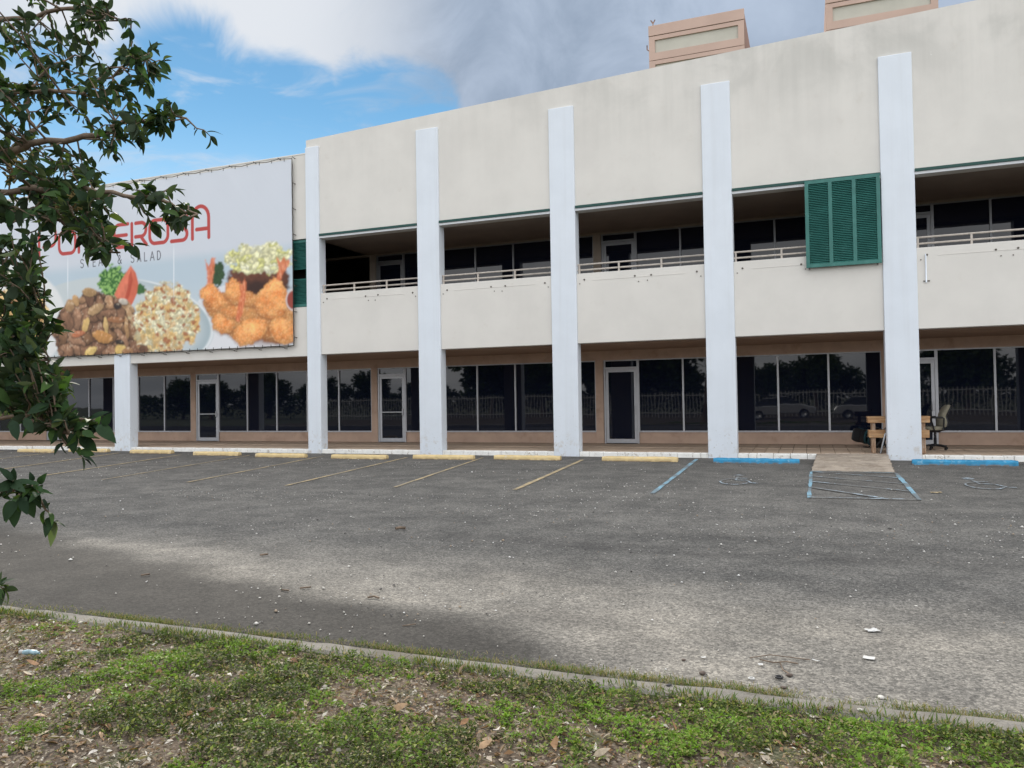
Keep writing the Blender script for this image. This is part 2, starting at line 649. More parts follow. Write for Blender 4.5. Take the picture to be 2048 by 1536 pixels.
# value noise in numpy
def vnoise(x, y, seed=0):
    xi, yi = np.floor(x).astype(np.int64), np.floor(y).astype(np.int64)
    xf, yf = x - xi, y - yi
    u, v = xf * xf * (3 - 2 * xf), yf * yf * (3 - 2 * yf)

    def h(a, b):
        n = (a * 374761393 + b * 668265263 + seed * 974711) & 0x7fffffff
        n = ((n ^ (n >> 13)) * 1274126177) & 0x7fffffff
        return ((n ^ (n >> 16)) & 0xffff) / 65535.0
    return (h(xi, yi) * (1 - u) + h(xi + 1, yi) * u) * (1 - v) + (h(xi, yi + 1) * (1 - u) + h(xi + 1, yi + 1) * u) * v


def fbm(x, y, seed=0, o=4):
    s, a, t = 0, .5, 0
    for k in range(o):
        s = s + a * vnoise(x * 2 ** k, y * 2 ** k, seed + k * 17)
        t += a
        a *= .55
    return s / t


def sstep(x, a, b):
    t = np.clip((x - a) / (b - a), 0, 1)
    return t * t * (3 - 2 * t)


# ------------------------------------------------------------------ ground and parking lot
ground = mesh('ground', [(-400, -400, -.06), (400, -400, -.06), (400, 400, -.06), (-400, 400, -.06)], [(0, 1, 2, 3)], 'far_ground')
tag(ground, kind='structure')

gx = np.arange(-34, 34.01, .16)
gy = np.concatenate([np.arange(-16.2, -9, .1), np.arange(-9, .31, .2)])
GX, GY = np.meshgrid(gx, gy)
hz_ = .010 * (fbm(GX * .7, GY * .7, 3) - .5) * sstep(GY, -.5, -2)
lotv = np.stack([GX, GY, hz_], -1).reshape(-1, 3)
ny, nx = GX.shape
ii = (np.arange(ny - 1)[:, None] * nx + np.arange(nx - 1)[None]).ravel()
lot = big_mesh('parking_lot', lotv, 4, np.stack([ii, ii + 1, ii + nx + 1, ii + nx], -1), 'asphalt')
tag(lot, kind='structure')
# pavement tones: sunlit lane painted paler, a darker patch by the kerb, dark loose-gravel bands
nn = fbm(GX * .5, GY * .9, 21)
n3 = fbm(GX * 1.7, GY * 2.6, 22)
e1 = GY + 13.6 + .05 * (GX - 9) + (nn - .5) * 2.0 + (n3 - .5) * .9
light = sstep(e1, .45, -1.0)
n4 = fbm(GX * 2.2, GY * 3.5, 27)
light = light * (.45 + .6 * sstep(fbm(GX * .45, GY * 1.3, 29), .34, .62)) * (.55 + .8 * n4)
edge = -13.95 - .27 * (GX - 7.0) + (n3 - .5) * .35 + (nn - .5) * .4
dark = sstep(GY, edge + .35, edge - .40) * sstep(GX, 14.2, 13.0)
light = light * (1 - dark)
band = sstep(fbm(GX * .25, GY * 1.3, 31), .52, .66) * sstep(GY, -9.2, -10) * sstep(GY, -13.6, -12.9) * sstep(GX, 8, 13)
band = np.maximum(band * .8, .9 * np.exp(-(((GX - 13.2) / .45) ** 2 + ((GY + 15.15) / .28) ** 2)) * (.4 + n4))
band = np.maximum(band, .55 * sstep(GY, -1.9, -1.2) * sstep(fbm(GX * .8, GY, 35), .3, .6))
set_colors(lot.data, np.stack([np.clip(light, 0, 1), np.clip(dark, 0, 1), np.clip(band, 0, 1)], -1).reshape(-1, 3), 'sun_and_tone')


# painted lines
def strip(name, a, b, wd, m, parent, z=.010, nseg=14, wob=.012, seed=0):
    a, b = np.array(a[:2], float), np.array(b[:2], float)
    d = (b - a) / np.linalg.norm(b - a)
    n = np.array([-d[1], d[0]])
    V = []
    r = np.random.default_rng(seed)
    for i in range(nseg + 1):
        p = a + (b - a) * i / nseg + n * r.normal(0, wob * .3)
        ww = wd / 2 + r.normal(0, wob * .35)
        V += [(*(p - n * ww), z), (*(p + n * ww), z)]
    F = [(2 * i, 2 * i + 2, 2 * i + 3, 2 * i + 1) for i in range(nseg)]
    F = [f[::-1] for f in F] if np.cross(d, n) < 0 else F
    return mesh(name, V, F, m, parent)


for k, (a, b, wd) in enumerate([((4.39, -1.17), (5.57, -8.16), .08), ((6.62, -.95), (7.83, -7.89), .08), ((9.55, -1.2), (10.17, -7.75), .10),
                                ((1.51, -1.04), (3.06, -8.08), .07), ((-1.08, -1.23), (.70, -8.1), .06), ((-3.65, -1.4), (-1.6, -7.77), .09),
                                ((-6.73, -1.0), (-4.55, -6.6), .09), ((-9.6, -1.1), (-7.3, -7.0), .09), ((-12.2, -1.1), (-9.9, -7.0), .09)]):
    tag(strip('parking_line', a, b, wd, 'line_yellow', lot, seed=k), 'worn yellow painted parking line')
tag(strip('parking_line', (12.37, -.55), (12.61, -7.74), .085, 'line_blue', lot, seed=30), 'worn blue painted parking line')
hb = [(15.08, -3.42), (16.66, -3.42), (16.58, -7.6), (15.04, -7.7)]
for k, (a, b, wd, m) in enumerate([(hb[0], hb[3], .055, 'line_blue'), (hb[1], hb[2], .075, 'line_blue'), (hb[0], (16.62, -4.35), .06, 'line_pale'),
                                   ((15.07, -4.35), (16.61, -5.4), .05, 'line_pale'), ((15.06, -5.35), (16.6, -6.55), .05, 'line_pale'),
                                   ((15.06, -6.3), (16.1, -7.55), .07, 'line_pale'), (hb[3], hb[2], .06, 'line_pale'), (hb[0], hb[1], .05, 'line_blue')]):
    strip('hatch_line', a, b, wd, m, lot, z=.010 + .002 * k, seed=60 + k)


def arc(cx, cy, rx, ry, a0, a1, n=18):
    return [(cx + rx * math.cos(R(a0 + (a1 - a0) * i / n)), cy + ry * math.sin(R(a0 + (a1 - a0) * i / n))) for i in range(n + 1)]


def symbol(cx, cy, s, label):
    """faded wheelchair symbol"""
    T = lambda u, v: (cx + u * s, cy + v * s * 1.9)
    parts = []
    for pts, wd in (([(-.16, .78), (-.06, .86), (.02, .78), (-.05, .70), (-.16, .78)], .11), ([(-.06, .62), (-.04, .20), (.22, .18)], .10),
                    ([(-.04, .42), (.2, .42)], .07), ([(.22, .18), (.36, -.12), (.52, -.14)], .09), (arc(-.02, .0, .34, .34, 100, 335), .07)):
        r = np.random.default_rng(3)
        V, F = [], []
        for i, p in enumerate(pts):
            p0, p1 = np.array(pts[max(i - 1, 0)]), np.array(pts[min(i + 1, len(pts) - 1)])
            d = (p1 - p0)
            d = d / (np.linalg.norm(d) + 1e-9)
            n = np.array([-d[1], d[0]]) * wd * (.5 if len(parts) == 0 else .3)
            z = .010 + .0015 * len(parts)
            V += [(*T(*(np.array(p) - n)), z), (*T(*(np.array(p) + n)), z)]
        for i in range(len(pts) - 1):
            F.append((2 * i, 2 * i + 2, 2 * i + 3, 2 * i + 1))
        parts.append((V, F))
    V, F = join_vf(parts)
    o = mesh('wheelchair_symbol', V, F, 'line_pale', lot)
    tag(o, label)


p = on_ground(1474, 962)
symbol(p[0], p[1] - .2, .78, 'faded blue wheelchair symbol painted on the asphalt')
p = on_ground(1966, 970)
symbol(p[0], p[1] - .2, .80, 'faded pale wheelchair symbol painted on the asphalt')

# ------------------------------------------------------------------ walkway under the gallery
PW = .731                                     # pilaster width
PIL = [(.221, .713)] + [(4.2 * i, 4.2 * i + PW) for i in range(1, 7)] + [(-8.0, -7.27), (-16.4, -15.67), (-24.8, -24.07)]
walk = empty('walkway', (0, 0, 0), kind='structure')
box('floor_slab', -30, 30, .24, 3.56, .0, .112, 'tile_grout', walk)
tw = .34
tme = {}
xs = np.arange(-14.6, 21.4, tw)
for j in range(2):
    y0 = .26 + j * 1.63
    zt = .128 + .014 * j
    V, F = boxes_vf([(-tw / 2 + .007, tw / 2 - .007, -.808, .808, -.016, 0)])
    me = bpy.data.meshes.new('floor_tile')
    me.from_pydata(V, [], F)
    for x in xs:
        link('floor_tile', me, 'tile_tan', walk, (x + tw / 2, y0 + .812, zt))
for xa, xb in ((-30, -14.6), (21.4, 30)):
    box('floor_tile', xa, xb - .01, .26, 3.5, .112, .13, 'tile_tan', walk)
x = -29.0
rk = random.Random(5)
while x < 29:
    L = rk.choice((.40, .40, .40, .40, .2))
    a, b = x, x + L
    x += L
    for p0, p1 in PIL:                       # the blocks stop at the pilasters
        if a < p1 and b > p0:
            if a < p0 - .03:
                b = p0
            elif b > p1 + .03:
                a = p1
            else:
                a = b
    if b - a < .03:
        continue
    dz = rk.uniform(-.006, .004)
    o = box('kerb_block', a + .004, b - .004, -.035 + rk.uniform(-.006, .006), .25, -.02, .124 + dz, 'kerb_white', walk, .012)

# ------------------------------------------------------------------ building
XL, XR = -30.0, 27.0
B = empty('commercial_building', (0, 0, 0),
          label='long two storey beige commercial building with white pilasters and dark shopfront glass', cat='building')
ZS, ZWT, ZOT = 3.122, 5.052, 6.93


def par(x):
    return 9.987 + .0393 * x


V = []
xs_ = [.221, 4, 8, 12, 16, 20, 24, XR]
for y in (0, .3):
    for x in xs_:
        V += [(x, y, ZOT), (x, y, par(x))]
n_ = len(xs_)
F = []
for i in range(n_ - 1):
    a = 2 * i
    F += [(a, a + 2, a + 3, a + 1), (2 * n_ + a, 2 * n_ + a + 1, 2 * n_ + a + 3, 2 * n_ + a + 2), (a + 1, a + 3, 2 * n_ + a + 3, 2 * n_ + a + 1), (a, 2 * n_ + a, 2 * n_ + a + 2, a + 2)]
F += [(0, 1, 2 * n_ + 1, 2 * n_), (2 * n_ - 2, 4 * n_ - 2, 4 * n_ - 1, 2 * n_ - 1)]
mesh('parapet_wall', V, F, 'wall_beige', B)
# left part, lower parapet, closed wall behind the banner with one shuttered opening
boxes('facade_wall', [(XL, -1.9, 0, .3, 3.09, 9.55), (-1.9, .221, 0, .3, 3.09, 4.66), (-1.9, .221, 0, .3, 6.85, 9.55)], 'wall_beige', B)
box('parapet_cap', XL, .219, -.012, .312, 9.55, 9.60, 'wall_beige', B, .008)
for i in range(6):
    xa = PIL[i][1] if i else .713
    xb = 4.2 * (i + 1) if i < 5 else XR
    box('spandrel_wall', xa, xb, 0, .3, ZS, ZWT, 'wall_beige', B, .006)
    # shutter track over the opening
    g0 = 15.06 if i == 3 else None
    box('shutter_track', xa + .01, xb - .01, -.075, -.003, 6.868, 6.935, 'track_green', B)
    box('track_flashing', xa + .005, xb - .005, -.045, -.003, 6.80, 6.864, 'track_white', B)
    box('lintel', xa + .003, xb - .003, .003, .297, 6.802, 6.926, 'wall_beige', B)
    # ledge left by an old rail, with its bolts
    box('ledge_line', xa + .45, xb - .5, -.006, -.001, 4.842, 4.853, 'wall_beige', B)
    # guard rail
    for z in (5.315, 5.165):
        tube('guard_rail', [(xa - .05, .12, z), (xb + .05, .12, z)], .024, 'rail_paint', B)
    for dx in (.05, 1.9 - PW + (0 if i else .0), 3.06 - PW):
        xx = (4.2 * i + PW if i else .713) + dx
        box('rail_post', xx - .022, xx + .022, .10, .145, 5.054, 5.315, 'rail_paint', B)
bolt_me = bpy.data.meshes.new('bolt')
V, F = tube_vf([(0, -.012, 0), (0, .002, 0)], .022, 8)
bolt_me.from_pydata(V, [], F)
for i in range(5):
    for dx, z in ((.95, 4.875), (2.36, 4.87), (2.80, 4.872), (4.0, 4.875), (.82, 4.76), (2.46, 4.73), (2.70, 4.73), (4.1, 4.75)):
        if i == 3 and dx > 2.5:
            continue
        s = .7 if z < 4.8 else 1.15
        o = link('bolt', bolt_me, 'bolt_dark', B, (4.2 * i + dx, 0, z + random.uniform(-.01, .01)))
        o.scale = (s, 1, s)
for k, (a, b) in enumerate(PIL):
    top = 9.744 if k < 7 else 9.35
    box('pilaster', a, b, -.06, .302 if k < 7 else .298, -.02, top, 'white_paint', B, .014, 2)
tube('conduit_pipe', [(17.72, -.03, 4.21), (17.72, -.03, 4.86), (17.72, .0, 4.89)], .016, 'white_paint', B)
box('pipe_clip', 17.66, 17.80, -.02, 0, 4.24, 4.26, 'bolt_dark', B)
# floors and ceilings of the two galleries
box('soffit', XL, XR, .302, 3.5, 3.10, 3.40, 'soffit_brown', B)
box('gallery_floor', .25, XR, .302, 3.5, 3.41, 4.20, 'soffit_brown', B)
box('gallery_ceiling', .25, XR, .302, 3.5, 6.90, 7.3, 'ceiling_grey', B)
box('roof', XL, XR, .303, 20, 8.9, 9.2, 'roof_grey', B)
box('end_wall', XR, XR + .3, 0, 20, 0, 10.9, 'wall_beige', B)
box('end_wall', XL - .3, XL, 0, 20, 0, 9.5, 'wall_beige', B)
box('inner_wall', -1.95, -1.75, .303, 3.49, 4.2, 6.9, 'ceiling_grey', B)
box('back_wall', XL, XR, 19.7, 20, 0, 8.9, 'wall_beige', B)
YG = 3.5


def shopfront(z0, zs, zt, zhead, mw, mf, xr, upper):
    """one storey of recessed glazing: dado, header, piers, windows with panes, doors"""
    P = 8.3
    box('dado_wall' if not upper else 'gallery_dado', xr[0], xr[1], YG + .03, YG + .2, z0, zs, mw, B)
    if zhead > zt:
        box('header_wall', xr[0], xr[1], YG - .02, YG + .2, zt, zhead, mw, B)
    for k in range(-2, 4):
        dx0 = -7.64 + P * k
        if dx0 < xr[0] - .5 or dx0 > xr[1]:
            continue
        dx1 = dx0 + 1.11
        box('wall_pier', dx0 - .27, dx0 - .02, YG - .03, YG + .2, z0, zt, mw, B)
        # door: frame, leaf, panes, bar
        zd = z0 + 2.36
        fr = boxes('door', [(dx0, dx0 + .05, YG - .02, YG + .10, z0, zt), (dx1 - .05, dx1, YG - .02, YG + .10, z0, zt),
                            (dx0 + .05, dx1 - .05, YG - .02, YG + .10, zd, zd + .06), (dx0 + .05, dx1 - .05, YG - .02, YG + .10, zt - .04, zt)], mf, B)
        box('transom_pane', dx0 + .05, dx1 - .05, YG + .03, YG + .045, zd + .06, zt - .04, 'tinted_glass', fr)
        a, b = dx0 + .058, dx1 - .058
        boxes('door_leaf', [(a, a + .085, YG + .0, YG + .045, z0 + .012, zd - .008), (b - .085, b, YG + .0, YG + .045, z0 + .012, zd - .008),
                            (a + .085, b - .085, YG + .0, YG + .045, z0 + .012, z0 + .14), (a + .085, b - .085, YG + .0, YG + .045, zd - .10, zd - .008)], mf, fr)
        box('door_pane', a + .085, b - .085, YG + .018, YG + .03, z0 + .14, zd - .10, 'tinted_glass', fr)
        if not upper:
            if k < 2:
                box('push_bar', a + .085, b - .02, YG - .045, YG - .012, z0 + 1.045, z0 + 1.085, 'aluminium', fr, .006)
            box('door_handle', b - .075, b - .03, YG - .05, YG - .002, z0 + .95, z0 + 1.18, 'aluminium', fr, .008)
            box('threshold', a, b, YG - .06, YG + .05, z0 - .006, z0 + .010, 'black_gap', fr)
        # five panes
        nx0 = dx0 + P - .27
        wd = (nx0 - dx1) / 5
        m_ = .026
        bl = [(dx1, nx0, YG - .012, YG + .08, zs, zs + .045), (dx1, nx0, YG - .012, YG + .08, zt - .035, zt)]
        for q in range(6):
            xx = dx1 + q * wd
            bl.append((max(xx - m_, dx1), min(xx + m_, nx0), YG - .012, YG + .08, zs + .045, zt - .035))
        wn = boxes('window', bl, mf, B)
        for q in range(5):
            tl = random.uniform(-.004, .004)
            x0, x1 = dx1 + q * wd + m_, dx1 + (q + 1) * wd - m_
            x0 = max(x0, dx1 + m_)
            o = box('pane', x0, x1, YG + .03, YG + .042, zs + .045, zt - .035, 'tinted_glass', wn)
            o.rotation_euler = (random.uniform(-.0015, .0015), 0, tl * .5)


shopfront(.15, .505, 2.80, 3.10, 'tan_wall', 'aluminium', (XL, XR), False)
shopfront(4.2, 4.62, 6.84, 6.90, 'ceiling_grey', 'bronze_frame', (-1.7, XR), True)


# ------------------------------------------------------------------ louvred shutters
def shutter(x0, x1, z0, z1, y0, y1, ncol, nsl, label, gapz=None):
    S = empty('louvred_shutter', ((x0 + x1) / 2, y0, z0), label=label, cat='shutter', group='green louvred shutters of the gallery')
    fw = .085
    cw = (x1 - x0 - fw * (ncol + 1)) / ncol
    bl = [(x0, x1, y0, y1, z0, z0 + fw), (x0, x1, y0, y1, z1 - fw, z1)]
    for c in range(ncol + 1):
        xx = x0 + c * (cw + fw)
        bl.append((xx, xx + fw, y0 + .001, y1 - .001, z0 + fw, z1 - fw))
    boxes('frame', bl, 'shutter_green', S)
    box('backing', x0 + .02, x1 - .02, y1 - .004, y1 + .004, z0 + .03, z1 - .03, 'track_green', S) if gapz is None else None
    h = (z1 - z0 - 2 * fw) / nsl
    V, F = boxes_vf([(-cw / 2, cw / 2, -.024, .024, -.0045, .0045)])
    me = bpy.data.meshes.new('slat')
    me.from_pydata(V, [], F)
    for c in range(ncol):
        for k in range(nsl):
            zz = z0 + fw + (k + .5) * h
            if gapz and gapz[0] < zz < gapz[1]:
                continue
            xx = x0 + fw + c * (cw + fw) + cw / 2
            tilt = R(38) + random.uniform(-.03, .03)
            o = link('slat', me, 'shutter_green', S, (xx, (y0 + y1) / 2, zz), (tilt, random.uniform(-.004, .004), 0))
            if gapz and (abs(zz - gapz[0]) < h * 1.2):
                o.rotation_euler = (tilt, R(4), 0)
    return S


S = shutter(15.08, 16.775, 4.742, 6.90, -.135, -.08, 3, 46, 'green louvred shutter with three panels hung over the gallery beside the rightmost pillar')
for xx in (15.15, 16.68):
    tube('guide_pin', [(xx, -.10, 4.74), (xx, -.10, 4.69)], .018, 'bolt_dark', S)
shutter(-1.88, .215, 4.68, 6.83, .05, .10, 1, 48, 'green louvred shutter with broken slats half hidden by the banner', gapz=(5.62, 5.86))
box('shade_sheet', -1.9, .22, .5, .52, 4.6, 6.9, 'black_gap', B)  # black sheet standing in for the darkness behind the broken slats


# ------------------------------------------------------------------ banner with its print
def worley(x, y, seed):
    """nearest and second distance to jittered points, and the cell's random number"""
    xi, yi = np.floor(x).astype(np.int64), np.floor(y).astype(np.int64)
    d1 = np.full(x.shape, 9.)
    d2 = np.full(x.shape, 9.)
    idn = np.zeros(x.shape)

    def h(a, b, k):
        n = (a * 374761393 + b * 668265263 + (seed * 31 + k) * 974711) & 0x7fffffff
        n = ((n ^ (n >> 13)) * 1274126177) & 0x7fffffff
        return ((n ^ (n >> 16)) & 0xffff) / 65535.0
    for a in (-1, 0, 1):
        for b in (-1, 0, 1):
            cx, cy = xi + a, yi + b
            dd = np.hypot(cx + h(cx, cy, 1) - x, cy + h(cx, cy, 2) - y)
            nr = dd < d1
            d2 = np.where(nr, d1, np.minimum(d2, dd))
            idn = np.where(nr, h(cx, cy, 3), idn)
            d1 = np.where(nr, dd, d1)
    return d1, d2, idn


def paint_banner(UU, VV, X, Z):
    """colours of the printed banner at print coordinates"""
    CC = np.empty(UU.shape + (3,))
    CC[:] = srgb(209, 214, 222)
    st = {}

    def area(x0, x1, y0, y1):
        m = (UU > x0) & (UU < x1) & (VV > y0) & (VV < y1)
        r_, c_ = np.where(m.any(1))[0], np.where(m.any(0))[0]
        if len(r_) == 0 or len(c_) == 0:
            r_, c_ = [0], [0]
        sl = (slice(r_[0], r_[-1] + 1), slice(c_[0], c_[-1] + 1))
        st['U'], st['V'], st['C'] = UU[sl], VV[sl], CC[sl]
        return st['U'], st['V']

    def lay(mask, col):
        col = np.asarray(col)
        C = st['C']
        C[:] = C * (1 - mask[..., None]) + (col if col.ndim > 1 else col[None, None]) * mask[..., None]

    def ell(cx, cy, rx, ry, rot=0.0, soft=.06, wob=0.0, ws=9.0, seed=0, pad=1.5):
        m_ = max(rx, ry) * pad
        U, V = area(cx - m_, cx + m_, cy - m_, cy + m_)
        c, s = math.cos(rot), math.sin(rot)
        dx, dy = U - cx, V - cy
        u, v = (dx * c + dy * s) / rx, (-dx * s + dy * c) / ry
        r = np.sqrt(u * u + v * v)
        if wob:
            r = r + (fbm(U / ws, V / ws, seed, 3) - .5) * wob
        return sstep(r, 1 + soft, 1 - soft), u, v, r

    def poly(pts, soft=1.2, wob=0.0, ws=8.0, seed=0):
        xs, ys = [p[0] for p in pts], [p[1] for p in pts]
        U, V = area(min(xs) - 8, max(xs) + 8, min(ys) - 8, max(ys) + 8)
        ins = np.zeros(U.shape, bool)
        dmin = np.full(U.shape, 1e9)
        for i in range(len(pts)):
            (x0, y0), (x1, y1) = pts[i], pts[(i + 1) % len(pts)]
            ins ^= ((y0 > V) != (y1 > V)) & (U < (x1 - x0) * (V - y0) / (y1 - y0 + 1e-9) + x0)
            tt = np.clip(((U - x0) * (x1 - x0) + (V - y0) * (y1 - y0)) / ((x1 - x0) ** 2 + (y1 - y0) ** 2), 0, 1)
            dmin = np.minimum(dmin, np.hypot(U - x0 - tt * (x1 - x0), V - y0 - tt * (y1 - y0)))
        sd = np.where(ins, dmin, -dmin)
        if wob:
            sd = sd + (fbm(U / ws, V / ws, seed, 3) - .5) * wob
        return sstep(sd, -soft, soft), U, V, sd
    U, V = area(-9999, 9999, -9999, 9999)
    hor = V - (545 - .105 * U)
    lay(sstep(hor, -6, 22) * .9, srgb(186, 203, 214))
    lay(sstep(hor, 40, 170) * .7, srgb(214, 219, 221))
    # plates
    m, u, v, r = ell(470, 655, 92, 86, .1, .02)
    lay(m, srgb(226, 227, 230))
    m, u, v, r = ell(236, 652, 192, 98, .06, .015)
    lay(m, srgb(200, 208, 210))
    lay(m * sstep(r, .78, .97) * sstep(u, -.2, .6), srgb(170, 186, 192))
    lay(m * sstep(r, .955, .985) * sstep(u, 0, .4), srgb(230, 234, 236))
    m, u, v, r = ell(15, 640, 118, 110, 0, .03)
    lay(m, srgb(228, 229, 228))

    def pile(m, U, V, cell, palette, seed, warp=.8, gap=.35, light=.55, texs=2.4, gapcol=(46, 30, 22), asp=(1.0, 1.0)):
        """heap of irregular lumps: warped cells, dark between them, lit from above"""
        wx = (fbm(U / (cell * .9), V / (cell * .9), seed, 3) - .5) * warp * 2
        wy = (fbm(U / (cell * .9) + 40, V / (cell * .9), seed + 5, 3) - .5) * warp * 2
        x, y = U / (cell * asp[0]) + wx, V / (cell * asp[1]) + wy
        d1, d2, idn = worley(x, y, seed)
        e1, e2, _ = worley(x, y - .12, seed)
        edge = d2 - d1
        f = fbm(U / texs, V / (texs * 1.6), seed + 9, 4)
        P = np.array([srgb(*c) for c in palette])
        col = P[np.clip((idn * len(P)).astype(int), 0, len(P) - 1)]
        up = np.clip((e1 - d1) * 4.5, -1, 1)
        sh = (.60 + .70 * f) * (1 + .38 * up) * (.75 + .35 * sstep(edge, .0, .5))
        c = col * sh[..., None]
        g = sstep(edge, gap * .35, gap * .02)[..., None]
        c = c * (1 - .8 * g) + np.array(srgb(*gapcol)) * .8 * g
        hl = (sstep(f, .58, .74) * sstep(up, -.2, .5) * light)[..., None]
        c = c * (1 - hl) + np.array(srgb(236, 216, 188)) * hl
        lay(m, c)
        return edge, idn, f
    # left dish
    m, u, v, r = ell(55, 548, 28, 24, 0, .1, .6, 6, 3)
    lay(m, np.array(srgb(70, 110, 60)) * (.5 + fbm(st['U'] / 3, st['V'] / 3, 4)[..., None]))
    m, U, V, sd = poly([(-60, 600), (20, 575), (80, 580), (96, 620), (84, 665), (92, 690), (40, 712), (-60, 712)], 2, 10, 9, 4)
    pile(m, U, V, 17, [(226, 192, 130), (205, 160, 105), (235, 215, 165), (180, 125, 80), (222, 180, 120)], 31, gapcol=(110, 70, 40))
    # greens and tomato
    m, u, v, r = ell(228, 566, 31, 34, .1, .12, .95, 8, 6)
    t = fbm(st['U'] / 3.2, st['V'] / 3.2, 8, 4)
    lay(m, np.array(srgb(46, 100, 42)) * (1 - sstep(t, .40, .64)[..., None]) + np.array(srgb(150, 192, 108)) * sstep(t, .40, .64)[..., None])
    m, u, v, r = ell(280, 578, 12, 10, 0, .12, .7, 5, 7)
    lay(m, np.array(srgb(60, 105, 55)) * (.5 + fbm(st['U'] / 3, st['V'] / 3, 8)[..., None]))
    m, U, V, sd = poly([(262, 531), (272, 546), (277, 566), (274, 588), (266, 606), (258, 618), (244, 608), (229, 590), (240, 566), (252, 546)])
    tx = fbm(U / 7, V / 12, 9)
    lay(m, np.array(srgb(224, 124, 96)) * (.78 + .45 * tx[..., None]))
    lay(m * sstep(U + .28 * (V - 531), 268, 274) * .5, srgb(196, 84, 56))
    m, U, V, sd = poly([(263, 540), (266, 560), (260, 590), (252, 608), (249, 602), (256, 575), (258, 552)])
    lay(m * .75, srgb(176, 66, 46))
    # beef and mushrooms
    m, U, V, sd = poly([(98, 655), (112, 640), (124, 618), (138, 602), (158, 598), (172, 582), (192, 580), (205, 588), (226, 592), (244, 600), (262, 618), (276, 640), (292, 662), (306, 690), (300, 714), (118, 718), (112, 685)], 1.6, 9, 8, 12)
    pile(m, U, V, 27, [(146, 108, 82), (128, 92, 70), (164, 124, 96), (136, 100, 72), (182, 140, 104)], 51, .7, .3, .5, 2.6, asp=(.85, 1.15))
    for k, (cx, cy, rx, ry, ro, c) in enumerate([
            (140, 612, 9, 13, .1, (172, 136, 98)), (152, 601, 6, 12, -.3, (190, 150, 104)), (180, 585, 14, 9, .1, (168, 134, 92)), (192, 618, 17, 9, -.6, (182, 148, 108)), (172, 650, 6, 16, .25, (216, 180, 116)),
            (212, 650, 4.5, 17, -.1, (210, 176, 118)), (254, 612, 17, 8, .7, (170, 134, 98)), (260, 630, 5, 17, -.3, (186, 150, 112)), (247, 603, 10, 6, .2, (196, 186, 172)), (206, 674, 20, 12, .35, (194, 140, 82)),
            (156, 668, 14, 6, -.25, (188, 116, 80)), (254, 655, 4, 24, -.1, (178, 138, 96)), (182, 703, 14, 8, -.6, (222, 190, 118)), (240, 700, 10, 13, .3, (218, 184, 112)), (256, 704, 11, 9, 0, (158, 116, 80)),
            (235, 612, 8, 6, 0, (58, 48, 46)), (240, 684, 9, 5, .2, (54, 44, 40)), (232, 640, 16, 6, .1, (160, 110, 74))]):
        m, u, v, r = ell(cx + .8, cy + 1.8, rx * 1.08, ry * 1.08, ro, .12, .55, 6, 40 + k)
        lay(m * .55, srgb(48, 32, 24))
        m, u, v, r = ell(cx, cy, rx, ry, ro, .1, .55, 6, 40 + k)
        f = fbm(st['U'] / 3, st['V'] / 4.0, 70 + k, 4)
        lay(m, np.array(srgb(*c)) * ((.66 + .6 * f) * (1.06 - .22 * v - .1 * u))[..., None])
        lay(m * sstep(f, .58, .74) * sstep(v, .4, -.5) * .45, srgb(238, 222, 196))
    # mashed potato with bits
    m, u, v, r = ell(333, 640, 65, 70, .15, .06, .50, 12, 14)
    U, V = st['U'], st['V']
    edge, idn, f = pile(m, U, V, 9.5, [(236, 230, 196), (228, 220, 182), (240, 234, 204), (222, 208, 164), (232, 206, 146)], 61, 1.0, .07, .12, 3.4, (206, 178, 124))
    f2 = fbm(U / 12, V / 12, 16, 3)
    lay(m * sstep(f2, .50, .62) * .55, np.array(srgb(222, 168, 92)) * (.8 + .4 * f[..., None]))
    lay(m * sstep(v, .2, 1.0) * .22, srgb(150, 118, 76))
    d1, d2, idn = worley(U / 13 + fbm(U / 9, V / 9, 3), V / 13 + fbm(U / 9, V / 9, 7), 66)
    lay(m * sstep(d1, .36, .22) * (idn > .42) * .85, np.array(srgb(166, 96, 60)) * (.7 + .6 * f[..., None]))
    # right dish: baked potato, breaded shrimp
    m, u, v, r = ell(520, 562, 64, 36, -.03, .08, .35, 12, 17)
    lay(m, np.array(srgb(96, 56, 40)) * ((.6 + .8 * fbm(st['U'] / 7, st['V'] / 5, 18)) * (1.3 - .7 * sstep(v, -.6, .5)))[..., None])
    m, u, v, r = ell(520, 518, 64, 31, -.05, .09, .7, 11, 19)
    pile(m, st['U'], st['V'], 11, [(232, 228, 184), (224, 222, 170), (238, 236, 204), (214, 212, 140)], 62, 1.0, .07, .12, 3.4, (196, 188, 126))
    m, u, v, r = ell(436, 549, 13, 25, .1, .12, .7, 5, 24)
    lay(m, np.array(srgb(52, 80, 48)) * (.4 + 1.1 * fbm(st['U'] / 2.5, st['V'] / 2.5, 25)[..., None]))

    def tail(pts, k):
        m, U, V, sd = poly(pts, 1.8, 4, 4, k)
        f = fbm(U / 1.8, V / 8, 26 + k)
        lay(m * .92, np.array(srgb(220, 118, 76)) * (.72 + .55 * f[..., None]))
        lay(m * sstep(f, .56, .7) * .5, srgb(244, 190, 150))
    tail([(411, 520), (418, 532), (424, 516), (431, 517), (429, 545), (424, 570), (414, 570), (415, 545)], 1)

